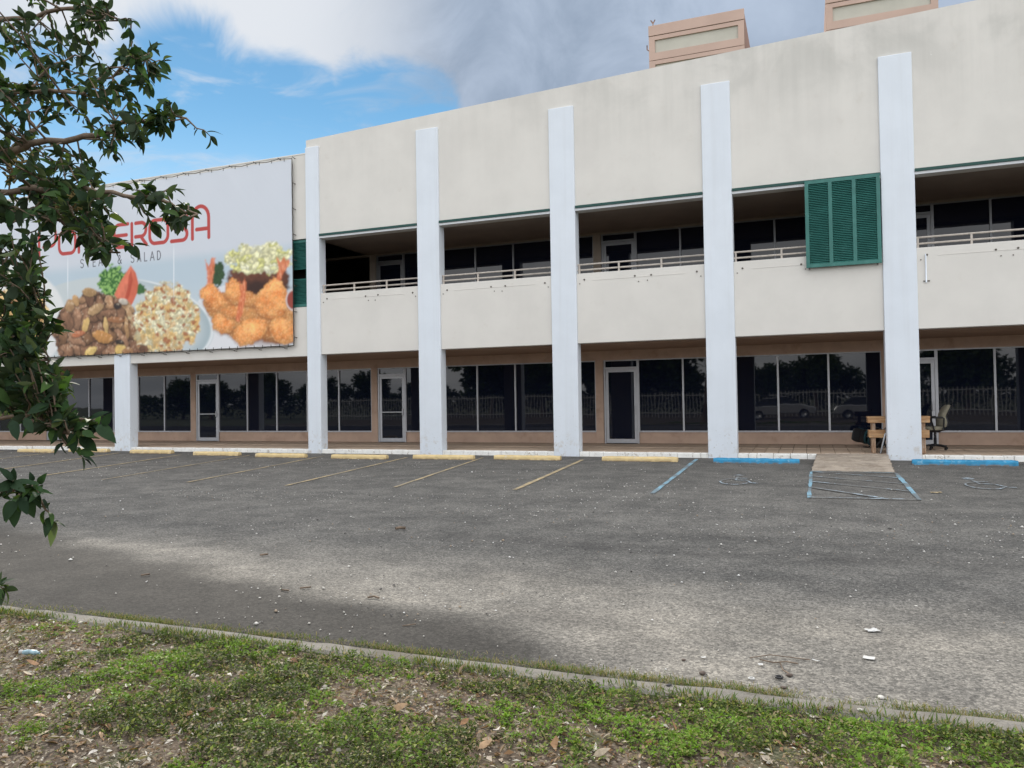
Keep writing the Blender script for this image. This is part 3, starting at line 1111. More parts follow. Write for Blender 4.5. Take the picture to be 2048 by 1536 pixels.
    def shrimp(pts, k, dark=1.0):
        cy = sum(p[1] for p in pts) / len(pts)
        hgt = max(p[1] for p in pts) - min(p[1] for p in pts)
        m, U, V, sd = poly([(a, b + 3) for a, b in pts], 4, 6, 6, 110 + k)
        lay(m * .5, srgb(112, 56, 30))
        m, U, V, sd = poly(pts, 1.6, 8, 6, 110 + k)
        d1, d2, idn = worley(U / 4.2, V / 4.2, 130 + k)
        big = fbm(U / 13, V / 13, 150 + k, 3)
        f = fbm(U / 5, V / 5, 140 + k, 3)
        base = np.array(srgb(206, 112, 50)) * (1 - big[..., None]) + np.array(srgb(244, 186, 118)) * big[..., None]
        vv = (V - cy) / hgt
        sh = (.74 + .55 * f + .28 * (1 - d1)) * (1.05 - .45 * vv) * (.78 + .25 * sstep(sd, 0, 12)) * dark
        lay(m, base * sh[..., None])
        lay(m * sstep(d1, .34, .12) * (idn > .55) * .6, srgb(252, 222, 172))
        lay(m * sstep(d2 - d1, .14, .02) * .35, srgb(150, 66, 28))
    shrimp([(404, 600), (430, 590), (470, 580), (530, 590), (590, 600), (592, 684), (560, 688), (520, 680), (470, 678), (440, 660), (424, 640)], 9, .62)
    shrimp([(398, 588), (408, 572), (424, 566), (438, 578), (450, 592), (458, 606), (446, 618), (428, 622), (416, 606), (404, 598)], 0)
    shrimp([(448, 590), (452, 566), (466, 556), (482, 566), (492, 582), (498, 600), (482, 610), (464, 606)], 1, .95)
    m, u, v, r = ell(517, 578, 24, 16, 0, .3, .3)
    lay(m * .85, srgb(56, 34, 28))
    shrimp([(486, 588), (500, 582), (518, 590), (520, 606), (506, 616), (490, 610)], 2, .8)
    shrimp([(508, 606), (518, 586), (532, 568), (548, 556), (562, 562), (574, 580), (580, 604), (570, 628), (552, 640), (530, 636), (514, 626)], 3)
    tail([(553, 512), (561, 524), (568, 514), (573, 521), (582, 517), (577, 533), (567, 546), (561, 563), (552, 559), (558, 536)], 2)
    shrimp([(424, 640), (436, 628), (452, 626), (466, 636), (472, 652), (462, 664), (442, 668), (428, 658)], 4)
    shrimp([(440, 622), (458, 612), (476, 612), (486, 624), (478, 638), (456, 636)], 5, .92)
    shrimp([(464, 676), (470, 656), (488, 642), (510, 636), (530, 640), (536, 656), (526, 674), (506, 688), (482, 692)], 6, 1.06)
    tail([(478, 558), (484, 574), (489, 554), (493, 567), (491, 600), (486, 625), (478, 645), (472, 640), (476, 610), (482, 590)], 3)
    m, u, v, r = ell(536, 684, 34, 8, -.05, .4)
    lay(m * .4, srgb(120, 74, 54))
    shrimp([(538, 652), (548, 638), (566, 634), (582, 642), (592, 660), (588, 682), (568, 690), (548, 680)], 7)
    m, u, v, r = ell(588, 600, 16, 22, 0, .06)
    lay(m, srgb(150, 70, 58))
    lay(m * sstep(r, .8, .92), srgb(225, 215, 212))
    for _ in range(2):                       # the print is a little soft
        CC[1:-1] = (CC[:-2] + 2 * CC[1:-1] + CC[2:]) / 4
        CC[:, 1:-1] = (CC[:, :-2] + 2 * CC[:, 1:-1] + CC[:, 2:]) / 4
    # sewn seams of the cloth
    U, V = area(-9999, 9999, -9999, 9999)
    for x0 in (136, 348):
        lay(sstep(np.abs(U - x0), 1.6, .5) * sstep(V, 505 - .105 * (x0 - 136), 530 - .1 * (x0 - 136)) * sstep(V, 615, 560) * .75, srgb(234, 238, 243))
    C = CC

    # lettering (strokes in banner metres)
    def strokes(paths, wd, col, soft=.012):
        d = np.full(X.shape, 9.)
        for pts in paths:
            x_ = [q[0] for q in pts]
            z_ = [q[1] for q in pts]
            sl = (X > min(x_) - .3) & (X < max(x_) + .3) & (Z > min(z_) - .3) & (Z < max(z_) + .3)
            if not sl.any():
                continue
            xx, zz = X[sl], Z[sl]
            dd = np.full(xx.shape, 9.)
            for (x0, z0), (x1, z1) in zip(pts[:-1], pts[1:]):
                l2 = (x1 - x0) ** 2 + (z1 - z0) ** 2 + 1e-12
                t = np.clip(((xx - x0) * (x1 - x0) + (zz - z0) * (z1 - z0)) / l2, 0, 1)
                dd = np.minimum(dd, np.hypot(xx - x0 - t * (x1 - x0), zz - z0 - t * (z1 - z0)))
            d[sl] = np.minimum(d[sl], dd)
        lay(sstep(d, wd / 2 + soft, wd / 2 - soft), col)

    def rc(x, z, w_, h, pts):
        return [(x + w_ * a, z + h * b) for a, b in pts]

    def crv(cx, cy, rx, ry, a0, a1):
        return [(cx + rx * math.cos(R(a0 + (a1 - a0) * i / 12)), cy + ry * math.sin(R(a0 + (a1 - a0) * i / 12))) for i in range(13)]
    zb, hh = 7.22, .80
    red = srgb(184, 72, 68)
    O = lambda: crv(.72, .68, .28, .32, 90, 0) + crv(.72, .32, .28, .32, 0, -90) + crv(.28, .32, .28, .32, 270, 180) + crv(.28, .68, .28, .32, 180, 90) + [(.72, 1)]
    GL = {
        'P': [[(.05, -.02), (.05, 1.10)] + crv(.35, 1.10, .30, .22, 180, 90) + crv(.68, 1.02, .30, .30, 90, 0) + crv(.68, .74, .30, .32, 0, -90) + [(.30, .42)]],
        'O': [O()],
        'N': [[(.05, 0), (.05, .72)] + crv(.35, .70, .30, .30, 180, 90) + crv(.65, .70, .30, .30, 90, 0) + [(.95, 0)]],
        'D': [[(.0, 1)] + crv(.58, .68, .38, .32, 90, 0) + crv(.58, .32, .38, .32, 0, -90) + [(.05, 0), (.05, .72)]],
        'E': [[(.95, 1), (.36, 1)] + crv(.36, .70, .31, .30, 90, 180) + crv(.36, .30, .31, .30, 180, 270) + [(.95, 0)], [(.05, .52), (.85, .52)]],
        'R': [[(.05, 0), (.05, .98)], [(.30, .98)] + crv(.66, .70, .30, .28, 90, 0) + crv(.66, .68, .30, .30, 0, -90) + [(.28, .38)], [(.62, .38), (.98, 0)]],
        'S': [[(.95, 1), (.32, 1)] + crv(.32, .76, .27, .24, 90, 270) + [(.68, .52)] + crv(.68, .26, .27, .26, 90, -90) + [(.02, 0)]],
        'A': [[(.05, 0), (.05, .85)] + crv(.5, .85, .45, .50, 180, 0) + [(.95, 0)], [(.28, .38), (.95, .38)]],
    }
    xcur = [-11.70, -10.62, -9.66, -8.80, -7.93, -7.10, -6.24, -5.28, -4.38]
    wds = [.92, .82, .74, .74, .72, .72, .82, .74, .78]
    paths = []
    for ch, x0, w_ in zip('PONDEROSA', xcur, wds):
        for pth in GL[ch]:
            paths.append(rc(x0, zb, w_, hh, pth))
    strokes(paths, .132, red)
    G2 = {
        'S': [[(.9, .85)] + crv(.5, .76, .38, .24, 40, 240) + crv(.5, .24, .40, .26, 60, -150)],
        'T': [[(.5, 0), (.5, 1)], [(.05, 1), (.95, 1)]],
        'E': [[(.85, 1), (.15, 1), (.15, 0), (.85, 0)], [(.15, .52), (.75, .52)]],
        'A': [[(0, 0), (.5, 1), (1, 0)], [(.2, .33), (.8, .33)]],
        'K': [[(.15, 0), (.15, 1)], [(.9, 1), (.15, .42)], [(.4, .6), (.95, 0)]],
        'L': [[(.2, 1), (.2, 0), (.85, 0)]],
        'D': [[(.1, 0), (.1, 1), (.4, 1)] + crv(.4, .5, .5, .5, 90, -90) + [(.1, 0)]],
        '&': [[(1, 0), (.25, .72)] + crv(.45, .80, .22, .20, 200, -60) + [(.2, .42)] + crv(.4, .24, .32, .24, 130, 330) + [(.95, .45)]],
    }
    n_ = 12
    word = 'STEAK & SALAD'
    xa, xb = -9.56, -5.72
    paths = []
    step = (xb - xa) / (len(word) - .35)
    for i, ch in enumerate(word):
        if ch != ' ':
            for pth in G2[ch]:
                paths.append(rc(xa + i * step, 6.64, step * .58, .30, pth))
    strokes(paths, .034, srgb(84, 84, 92), .012)
    return C


bx = np.linspace(-15.05, -.27, 740)
bz = np.linspace(3.45, 9.42, 310)
BX, BZ = np.meshgrid(bx, bz)
by = -.105 - .012 * fbm(BX * 1.1 + BZ * .8, BZ * .35, 44) - .018 * sstep(BZ, 8.3, 9.4) * np.sin(BX * 4.1 + 3 * fbm(BX * .5, BZ * .3, 9)) * fbm(BX * .8, BZ * .5, 3)
U, Vp = to_px(np.stack([BX, np.full_like(BX, -.1), BZ], -1).reshape(-1, 3))
Cc = paint_banner(U.reshape(BX.shape), Vp.reshape(BX.shape), BX, BZ)
ban = empty('advertising_banner', (-7.66, -.1, 3.45), label='large printed restaurant banner with plates of food tied to the wall', cat='banner')
ny, nx = BX.shape
ii = (np.arange(ny - 1)[:, None] * nx + np.arange(nx - 1)[None]).ravel()
bo = big_mesh('cloth', np.stack([BX, by, BZ], -1).reshape(-1, 3), 4, np.stack([ii, ii + 1, ii + nx + 1, ii + nx], -1), 'banner_print')
bo.parent = ban
bo.location = -Vector(ban.location)
set_colors(bo.data, np.clip(Cc, 0, 1).reshape(-1, 3), 'print')
bo.data.polygons.foreach_set('use_smooth', [True] * len(bo.data.polygons))
# the cord that ties it to hooks all round
cord = []
hooks = []
for k in range(31):
    xx = -15.05 + k * (14.78 / 30)
    cord.append((xx, -.11, 9.44 + (.05 if k % 2 else .0)))
    if k % 2:
        hooks.append((xx, 9.50))
tube('cord', cord, .011, 'rope_black', ban, 5)
cord = []
for k in range(23):
    zz = 3.42 + k * (6.05 / 22)
    cord.append((-.25 + (.02 if k % 2 else .0), -.11, zz))
    if k % 3 == 1:
        hooks.append((-.20, zz))
tube('cord', cord, .011, 'rope_black', ban, 5)
cord = []
for k in range(45):
    xx = -15.05 + k * (14.80 / 44)
    cord.append((xx, -.11, 3.455 - (.075 if k % 3 == 1 else .02)))
    if k % 3 == 1:
        hooks.append((xx, 3.35))
tube('cord', cord, .010, 'rope_black', ban, 5)
V, F = tube_vf([(0, .11, 0), (0, -.03, 0), (0, -.04, .03)], .012, 6)
hook_me = bpy.data.meshes.new('hook')
hook_me.from_pydata(V, [], F)
for xx, zz in hooks:
    link('hook', hook_me, 'bolt_dark', ban, (xx, -.1, zz))
V, F = boxes_vf([(-.008, .008, -.006, .0, -.05, .05)])
tie_me = bpy.data.meshes.new('tie')
tie_me.from_pydata(V, [], F)
for k in range(44):
    link('tie', tie_me, 'rope_black', ban, (-14.9 + k * .336, -.125, 3.45))
for k in range(30):
    link('tie', tie_me, 'rope_black', ban, (-14.8 + k * .492, -.125, 9.43))

# ------------------------------------------------------------------ wheel stops, ramp
stops = [(2.32, 4.11, -1.90), (4.8, 6.62, -1.62), (7.15, 9.01, -1.45), (10.12, 12.02, -1.42), (-.44, 1.34, -1.79), (-3.17, -1.39, -1.41),
         (-6.28, -4.48, -1.0), (-9.43, -7.59, -.75), (-11.4, -9.62, -1.2)]
ylab = ['yellow concrete wheel stop just right of the leftmost tall pillar', 'yellow concrete wheel stop at the foot of the second tall pillar',
        'yellow concrete wheel stop in the second open bay, left of the third tall pillar', 'yellow concrete wheel stop next to the blue one, right of the third tall pillar',
        'yellow concrete wheel stop just left of the leftmost tall pillar', 'second yellow concrete wheel stop left of the leftmost tall pillar',
        'yellow concrete wheel stop just right of the short pillar under the banner', 'yellow concrete wheel stop just left of the short pillar under the banner', 'yellow concrete wheel stop at the far left under the tree branches']


def wheel_stop(x0, x1, y, m, label, seed):
    r = random.Random(seed)
    L = x1 - x0
    prof = [(-.085, 0), (-.078, .075), (-.055, .118), (.055, .118), (.078, .075), (.085, 0)]
    V, F = [], []
    n = 22
    for i in range(n + 1):
        t = i / n
        sc = 1 if 0 < i < n else .93
        for a, b in prof:
            j = r.uniform(-.004, .004)
            V.append((x0 + L * t, y + .085 + (a + j) * sc, (b + (r.uniform(-.006, .003) if b > .05 else 0)) * sc))
    k = len(prof)
    for i in range(n):
        for q in range(k - 1):
            F.append((i * k + q, i * k + q + 1, (i + 1) * k + q + 1, (i + 1) * k + q))
    F += [tuple(range(k - 1, -1, -1)), tuple(range(n * k, n * k + k))]
    F = [f[::-1] for f in F]
    o = mesh('wheel_stop', V, F, m)
    o.rotation_euler.z = r.uniform(-.012, .012)
    return tag(o, label, 'wheel stop', 'wheel stops along the walkway')


for k, (a, b, y) in enumerate(stops):
    wheel_stop(a, b, y, 'stop_yellow', ylab[k], k)
wheel_stop(12.89, 14.83, -1.52, 'stop_blue', 'blue concrete wheel stop left of the concrete ramp', 40)
wheel_stop(17.19, 19.22, -1.26, 'stop_blue', 'blue concrete wheel stop right of the concrete ramp', 41)

V, F = [], []
rr = random.Random(9)
nxr, nyr = 26, 30
for j in range(nyr + 1):
    t = j / nyr
    y = -.045 - t * 3.12
    x0, x1 = 15.23 - .14 * t, 16.80 - .15 * t
    for i in range(nxr + 1):
        u = i / nxr
        z = .132 * (1 - t) + .012
        z += .010 * (float(fbm(np.array(u * 9), np.array(t * 14), 6)) - .5)
        V.append((x0 + (x1 - x0) * u + (rr.uniform(-.02, .02) if i in (0, nxr) else 0), y + (rr.uniform(-.02, .02) if j == nyr else 0), z))
for j in range(nyr):
    for i in range(nxr):
        a = j * (nxr + 1) + i
        F.append((a, a + nxr + 1, a + nxr + 2, a + 1))
k0 = len(V)
rim = [i for i in range(nxr + 1)] + [j * (nxr + 1) + nxr for j in range(1, nyr + 1)] + [nyr * (nxr + 1) + i for i in range(nxr - 1, -1, -1)] + [j * (nxr + 1) for j in range(nyr - 1, 0, -1)]
for a in rim:
    V.append((V[a][0], V[a][1], -.02))
for q in range(len(rim)):
    F.append((rim[q], rim[(q + 1) % len(rim)], k0 + (q + 1) % len(rim), k0 + q))
o = mesh('access_ramp', V, F, 'ramp_concrete')
tag(o, 'rough brown concrete ramp sloping from the walkway to the asphalt', 'ramp')

# ------------------------------------------------------------------ wooden bench, pole, office chairs
FZ = .135
bench = empty('wooden_bench', (17.1, .55, FZ), label='rough timber workbench standing behind the rightmost pillar', cat='bench')
ZT = 1.035
for y in (.38, .53, .68):
    box('top_plank', 16.40, 17.78, y, y + .145, ZT - .04, ZT, 'wood_board', bench, .004)
for y in (.385, .785):
    box('apron_board', 16.41, 17.77, y, y + .038, ZT - .155, ZT - .042, 'wood_board', bench, .004)
    box('stretcher_board', 16.43, 17.755, y - .006 if y < .5 else y + .006, y + .032 if y < .5 else y + .044, .515, .70, 'wood_board', bench, .004)
for xx in (16.49, 17.585):
    for y in (.425, .695):
        box('leg', xx, xx + .09, y, y + .088, FZ, ZT - .042, 'wood_post', bench, .004)
pole = tube('metal_pole', [(16.66, .20, FZ + .01), (16.78, .30, .60), (16.795, .315, .62)], .021, 'steel_grey')
pole2 = tube('handle', [(16.795, .315, .62), (16.93, .36, 1.12)], .017, 'bolt_dark', pole)
tag(pole, 'silver metal pole leaning against the timber bench', 'pole')


def loft(secs):
    n = len(secs[0])
    V = [p for s in secs for p in s]
    F = []
    for i in range(len(secs) - 1):
        for k in range(n):
            F.append((i * n + k, i * n + (k + 1) % n, (i + 1) * n + (k + 1) % n, (i + 1) * n + k))
    F += [tuple(range(n)), tuple(reversed(range((len(secs) - 1) * n, len(secs) * n)))]
    return V, F


def sup(cx, cy, a, b, z, n=16, e=.6, ax='z'):
    out = []
    for k in range(n):
        t = 2 * math.pi * k / n
        c, s = math.cos(t), math.sin(t)
        out.append((cx + a * abs(c) ** e * (1 if c > 0 else -1), cy + b * abs(s) ** e * (1 if s > 0 else -1), z))
    return out


def office_chair(ox, oy, oz, rotz, label, fab, shell, tip=None):
    """built facing -x at the origin, then turned"""
    E_ = empty('office_chair', (ox, oy, oz), label=label, cat='chair', group='office chairs on the walkway')

    def put(name, vf, m, sm=True):
        me = bpy.data.meshes.new(name)
        me.from_pydata([tuple(v) for v in vf[0]], [], vf[1])
        if sm:
            me.polygons.foreach_set('use_smooth', [True] * len(me.polygons))
        o = bpy.data.objects.new(name, me)
        me.materials.append(MATS[m])
        COL.objects.link(o)
        o.parent = E_
        return o
    put('seat', loft([sup(-.05, 0, .20, .21, .50), sup(-.05, 0, .235, .24, .53), sup(-.05, 0, .24, .245, .565), sup(-.05, 0, .21, .215, .595)]), fab)
    put('seat_shell', loft([sup(-.02, 0, .12, .12, .44), sup(-.03, 0, .20, .2, .485), sup(-.04, 0, .215, .22, .505)]), shell)
    # back: lower bulge and upper panel, curved
    prof = [(.575, .17, .055, .15), (.60, .185, .08, .19), (.68, .20, .085, .21), (.76, .195, .075, .2), (.83, .185, .055, .17), (.90, .20, .055, .185), (.98, .235, .055, .2), (1.06, .275, .05, .2), (1.12, .31, .04, .17), (1.14, .32, .02, .12)]
    put('backrest', loft([sup(x - a * .25, 0, a * 1.45, b, z, e=.8) for z, x, a, b in prof]), fab)
    put('back_shell', loft([sup(x + .045, 0, a * .7, b * .95, z, e=.75) for z, x, a, b in prof[1:-1]]), shell)
    for s in (-1, 1):
        pts = [(.12, s * .25, .50), (.13, s * .285, .62), (.14, s * .285, .80), (.10, s * .285, .825), (-.05, s * .285, .825), (-.15, s * .285, .815), (-.13, s * .28, .68), (-.08, s * .25, .51)]
        put('armrest', tube_vf(pts, [.018, .02, .02, .026, .028, .024, .018, .018], 8), 'plastic_black')
    put('bracket', tube_vf([(.10, 0, .47), (.22, 0, .50), (.27, 0, .66)], .025, 8), 'plastic_black')
    put('gas_column', tube_vf([(0, 0, .09), (0, 0, .30), (0, 0, .301), (0, 0, .46)], [.034, .034, .024, .024], 12), 'plastic_black')
    for k in range(5):
        a = 2 * math.pi * k / 5 + .3
        c, s = math.cos(a), math.sin(a)
        put('base_arm', tube_vf([(0, 0, .115), (.16 * c, .16 * s, .105), (.30 * c, .30 * s, .075)], [.032, .026, .02], 8), 'plastic_black')
        cst = put('caster', tube_vf([(.30 * c - .022 * s, .30 * s + .022 * c, .030), (.30 * c + .022 * s, .30 * s - .022 * c, .030)], .03, 12), 'plastic_black')
    E_.rotation_euler = tip or (0, 0, rotz)
    return E_


office_chair(18.05, 1.75, FZ + .01, R(8), 'beige office chair with black arms standing right of the rightmost pillar', 'fabric_beige', 'plastic_black')
office_chair(16.88, 1.75, FZ + .25, 0, 'dark teal office chair tipped over behind the timber bench', 'plastic_teal', 'plastic_black', tip=(R(88), R(-12), R(200)))


# ------------------------------------------------------------------ twin towers behind
def tower(x0, label):
    x1, y0, y1, top = x0 + 10.86, 70.0, 92.0, 45.5
    T = empty('tower_block', ((x0 + x1) / 2, (y0 + y1) / 2, 0), label=label, cat='tower', group='twin towers behind the roof')
    box('core_wall', x0 + .35, x1 - .35, y0 + .35, y1, 0, top - .2, 'tower_side', T)
    box('side_wall', x0, x0 + .35, y0 + .02, y1, 0, top - .25, 'tower_side', T)
    box('side_wall', x1 - .35, x1, y0 + .02, y1, 0, top - .25, 'tower_side', T)
    box('roof_band', x0 - .02, x1 + .02, y0 - .05, y0 + .34, top - 1.22, top, 'pink_panel', T, .02)
    fh = 2.92
    z = top - 1.22
    k = 0
    while z > 2 and k < 8:
        z1, z0 = z - .07, z - fh
        a, b, c, d = x0 + .70, x1 - .68, z0 + .86, z1 - .47
        V = []
        for yy in (y0, y0 + .34):
            V += [(x0, yy, z0), (x1, yy, z0), (x1, yy, z1), (x0, yy, z1), (a, yy, c), (b, yy, c), (b, yy, d), (a, yy, d)]
        F = [(0, 1, 5, 4), (1, 2, 6, 5), (2, 3, 7, 6), (3, 0, 4, 7), (4, 5, 13, 12), (5, 6, 14, 13), (6, 7, 15, 14), (7, 4, 12, 15), (0, 8, 9, 1), (1, 9, 10, 2), (2, 10, 11, 3), (3, 11, 8, 0)]
        f = mesh('storey_panel', V, F, 'pink_panel', T)
        box('infill_panel', a + .01, b - .01, y0 + .20, y0 + .33, c + .01, d - .01, 'pale_panel', f)
        box('floor_joint', x0 + .01, x1 - .01, y0 + .08, y0 + .34, z - .07, z, 'tower_joint', T)
        z -= fh
        k += 1
    if z > 0:
        box('lower_wall', x0, x1, y0, y0 + .34, 0, z - .02, 'pink_panel', T)
    return T


T1 = tower(-1.77, 'pink concrete tower left of its twin behind the roofline, whole top edge in view')
tower(17.66, 'pink concrete tower cut off by the top edge, right of its twin behind the roofline')
tube('antenna', [(-1.25, 70.1, 45.4), (-1.25, 70.1, 46.0)], .06, 'tower_side', T1)
for dx in (-.25, .25):
    tube('antenna', [(-1.25, 70.1, 45.75), (-1.25 + dx, 70.1, 46.2)], .07, 'tower_side', T1)
tube('antenna', [(-1.75, 70.2, 42.6), (-2.0, 70.1, 42.8), (-2.0, 70.1, 43.3)], .07, 'tower_side', T1)

# ------------------------------------------------------------------ verge: kerb, soil, weeds, litter
KY0, KY1, KZ = -16.27, -16.43, .05
kerb = empty('kerb', (13, KY0, 0), kind='structure')
kx = [-20, -8, -2, 3.2, 6.6, 9.7, 12.75, 14.52, 14.97, 17.6, 20.7, 24, 30]
for a, b in zip(kx[:-1], kx[1:]):
    n = max(3, int((b - a) / .12)) if 5 < a < 22 else 4
    V, F = [], []
    prof = [(KY0 + .05, -.06), (KY0 + .025, .012), (KY0 - .01, KZ), (KY1 + .02, KZ), (KY1, KZ - .012), (KY1, -.06)]
    dz = random.uniform(-.006, .006)
    for i in range(n + 1):
        x = a + .003 + (b - a - .006) * i / n
        wob = .06 * (float(fbm(np.array(x * .8), np.array(2.), 3)) - .5)
        for q, (y, z) in enumerate(prof):
            j = (float(fbm(np.array(x * 5.), np.array(q * 3.3), 8, 3)) - .5) * .022
            V.append((x, y + wob + j, z + (dz + j * .6 if z > 0 else 0)))
    k = len(prof)
    for i in range(n):
        for q in range(k - 1):
            F.append((i * k + q, (i + 1) * k + q, (i + 1) * k + q + 1, i * k + q + 1))
    F += [tuple(range(k)), tuple(reversed(range(n * k, n * k + k)))]
    mesh('kerb_segment', V, F, 'kerb_concrete', kerb)

sx = np.arange(-22, 34, .25)
sxf = np.arange(5.5, 21, .06)
sx = np.sort(np.unique(np.concatenate([sx[(sx < 5.4)], sxf, sx[sx > 21.05]])))
sy = np.concatenate([np.arange(-45, -20, 1.0), np.arange(-20, KY1 + .01, .06), [KY1 + .03]])
SX, SY = np.meshgrid(sx, sy)


def soil_h(x, y):
    return .035 + .05 * (fbm(x * .9, y * .9, 50) - .5) + .03 * (fbm(x * 5, y * 5, 51, 3) - .5)


SH = soil_h(SX, SY)
SH = np.where(SY > KY1 - .02, .02, SH)
ny, nx = SX.shape
ii = (np.arange(ny - 1)[:, None] * nx + np.arange(nx - 1)[None]).ravel()
verge = big_mesh('verge', np.stack([SX, SY, SH], -1).reshape(-1, 3), 4, np.stack([ii, ii + 1, ii + nx + 1, ii + nx], -1), 'soil')
verge.data.polygons.foreach_set('use_smooth', [True] * len(verge.data.polygons))
tag(verge, kind='structure')


def leaf_quads(P, Dv, Nv, L, W, bend=.25):
    """rhombic leaves, two quads folded along the midrib: base, left, tip, right, mid"""
    S_ = np.cross(Dv, Nv)
    S_ /= np.linalg.norm(S_, axis=1, keepdims=True) + 1e-9
    L, W = L[:, None], W[:, None]
    base = P
    mid = P + Dv * L * .5 - Nv * W * bend * .5
    tip = P + Dv * L - Nv * L * .12
    le = P + Dv * L * .5 + S_ * W * .5 + Nv * W * bend * .3
    ri = P + Dv * L * .5 - S_ * W * .5 + Nv * W * bend * .3
    V = np.stack([base, le, mid, ri, tip], 1).reshape(-1, 3)
    n = len(P)
    k = np.arange(n)[:, None] * 5
    idx = np.concatenate([k + np.array([[0, 2, 1, 1]])[:, :3], k + np.array([[1, 2, 4]]), k + np.array([[0, 3, 2]]), k + np.array([[2, 3, 4]])], 0)
    return V, idx


def unit(a):
    return a / (np.linalg.norm(a, axis=1, keepdims=True) + 1e-9)


def density(x, y):
    """1 where weeds grow thick, 0 on bare litter"""
    d = fbm(x * 1.15, y * 1.5, 70, 4) * .50 + fbm(x * 3.6, y * 4.4, 71, 3) * .28 + fbm(x * 9, y * 11, 72, 2) * .22
    d = d - .004 - .045 * sstep(x, 12.0, 10.2) + .06 * np.exp(-((x - 12.4) / 1.2) ** 2) - .035 * sstep(x, 13.4, 14.6)
    return d


def weeds(n, x0, x1, y0, y1, seed):
    r = np.random.default_rng(seed)
    # clumps of little rosettes
    cx, cy = r.uniform(x0, x1, n * 3), r.uniform(y0, y1, n * 3)
    d = density(cx, cy)
    keep = r.uniform(0, 1, n * 3) < sstep(d, .40, .56) * .97 + .03
    cx, cy, d = cx[keep][:n], cy[keep][:n], d[keep][:n]
    m = 6
    n = len(cx)
    px, py = np.repeat(cx, m), np.repeat(cy, m)
    dd = np.repeat(d, m)
    N_ = len(px)
    hgt = np.abs(r.normal(.0, 1, n)) * .010 + .05 * sstep(d, .48, .64)
    P = np.stack([px + r.normal(0, .008, N_), py + r.normal(0, .008, N_), soil_h(px, py) + np.repeat(hgt, m) * r.uniform(.2, 1, N_)], -1)
    a = r.uniform(0, 2 * math.pi, N_)
    el = r.uniform(.0, 1.0, N_)
    Dv = np.stack([np.cos(a) * np.cos(el), np.sin(a) * np.cos(el), np.sin(el)], -1)
    Nv = unit(np.stack([-np.cos(a) * np.sin(el), -np.sin(a) * np.sin(el), np.cos(el)], -1) + r.normal(0, .3, (N_, 3)))
    L = r.uniform(.010, .022, N_) * np.repeat(r.uniform(.6, 1.5, n), m)
    W = L * r.uniform(.40, .75, N_)
    V, idx = leaf_quads(P, Dv, Nv, L, W)
    hue = np.repeat(.5 + 1.7 * (fbm(cx * 2.2, cy * 2.6, 77, 3) - .5) + r.normal(0, .12, n), m)
    g0, g1, g2, dry = np.array([.064, .088, .025]), np.array([.160, .265, .038]), np.array([.24, .27, .07]), np.array([.29, .235, .135])
    t = np.clip((hue - .3) / .4, 0, 1)[:, None]
    c = g0 * (1 - t) + g1 * t
    k = (r.uniform(0, 1, N_) < .16)[:, None]
    c = np.where(k, g2, c)
    k = (r.uniform(0, 1, N_) < np.clip(.46 - .5 * (dd - .42) / .2, .10, .5))[:, None]
    c = np.where(k, dry, c) * r.uniform(.7, 1.25, (N_, 1))
    return V, idx, np.repeat(c, 5, 0)


def blades(n, x0, x1, y0, y1, seed, lo, hi, fringe=None, dryf=.35):
    r = np.random.default_rng(seed)
    x = r.uniform(x0, x1, n)
    if fringe is None:
        y = r.uniform(y0, y1, n)
        z = soil_h(x, y)
        keep = r.uniform(0, 1, n) < .25 + .75 * sstep(density(x, y), .38, .55)
    else:
        y = fringe(x) + (.06 + np.abs(r.normal(0, .055, n)) if y1 > 0 else .055 - np.abs(r.normal(0, .06, n)))
        z = np.full(n, .005 if y1 > 0 else .04)
        keep = r.uniform(0, 1, n) < .12 + .88 * sstep(fbm(x * 1.9, y * 9, 61, 4), .36, .56)
    x, y, z = x[keep], y[keep], z[keep]
    n = len(x)
    a = r.uniform(0, 2 * math.pi, n)
    el = r.uniform(.25, 1.35, n)
    P = np.stack([x, y, z], -1)
    Dv = np.stack([np.cos(a) * np.cos(el), np.sin(a) * np.cos(el), np.sin(el)], -1)
    Nv = np.stack([-np.cos(a) * np.sin(el), -np.sin(a) * np.sin(el), np.cos(el)], -1)
    L = r.uniform(lo, hi, n)
    V, idx = leaf_quads(P, Dv, Nv, L, L * .09 + .0015)
    c = np.where((r.uniform(0, 1, n) < dryf)[:, None], np.array([.24, .20, .10]), np.array([.085, .135, .03])) * r.uniform(.65, 1.3, (n, 1))
    return V, idx, np.repeat(c, 5, 0)


def cat_parts(parts):
    Vs, Is, Cs, k = [], [], [], 0
    for V, i, c in parts:
        Vs.append(V)
        Is.append(i + k)
        Cs.append(c)
        k += len(V)
    return np.concatenate(Vs), np.concatenate(Is), np.concatenate(Cs)


x0, x1 = 7.2, 18.2
kf = lambda x: np.full_like(x, KY0 + .03)
kb = lambda x: np.full_like(x, KY1 - .0)
parts = [weeds(26000, x0, x1, -18.6, KY1 - .02, 1), blades(16000, x0, x1, -18.6, KY1 - .02, 2, .015, .05),
         blades(26000, 6, 19, 0, 1, 3, .014, .042, kf, .6), blades(15000, 6, 19, 0, -1, 4, .02, .07, kb, .4)]
V, I, Cg = cat_parts(parts)
gr = big_mesh('grass', V, 3, I, 'grass_leaf')
set_colors(gr.data, Cg)
tag(gr, 'short weedy green ground cover along the concrete kerb', 'grass', kind='stuff')

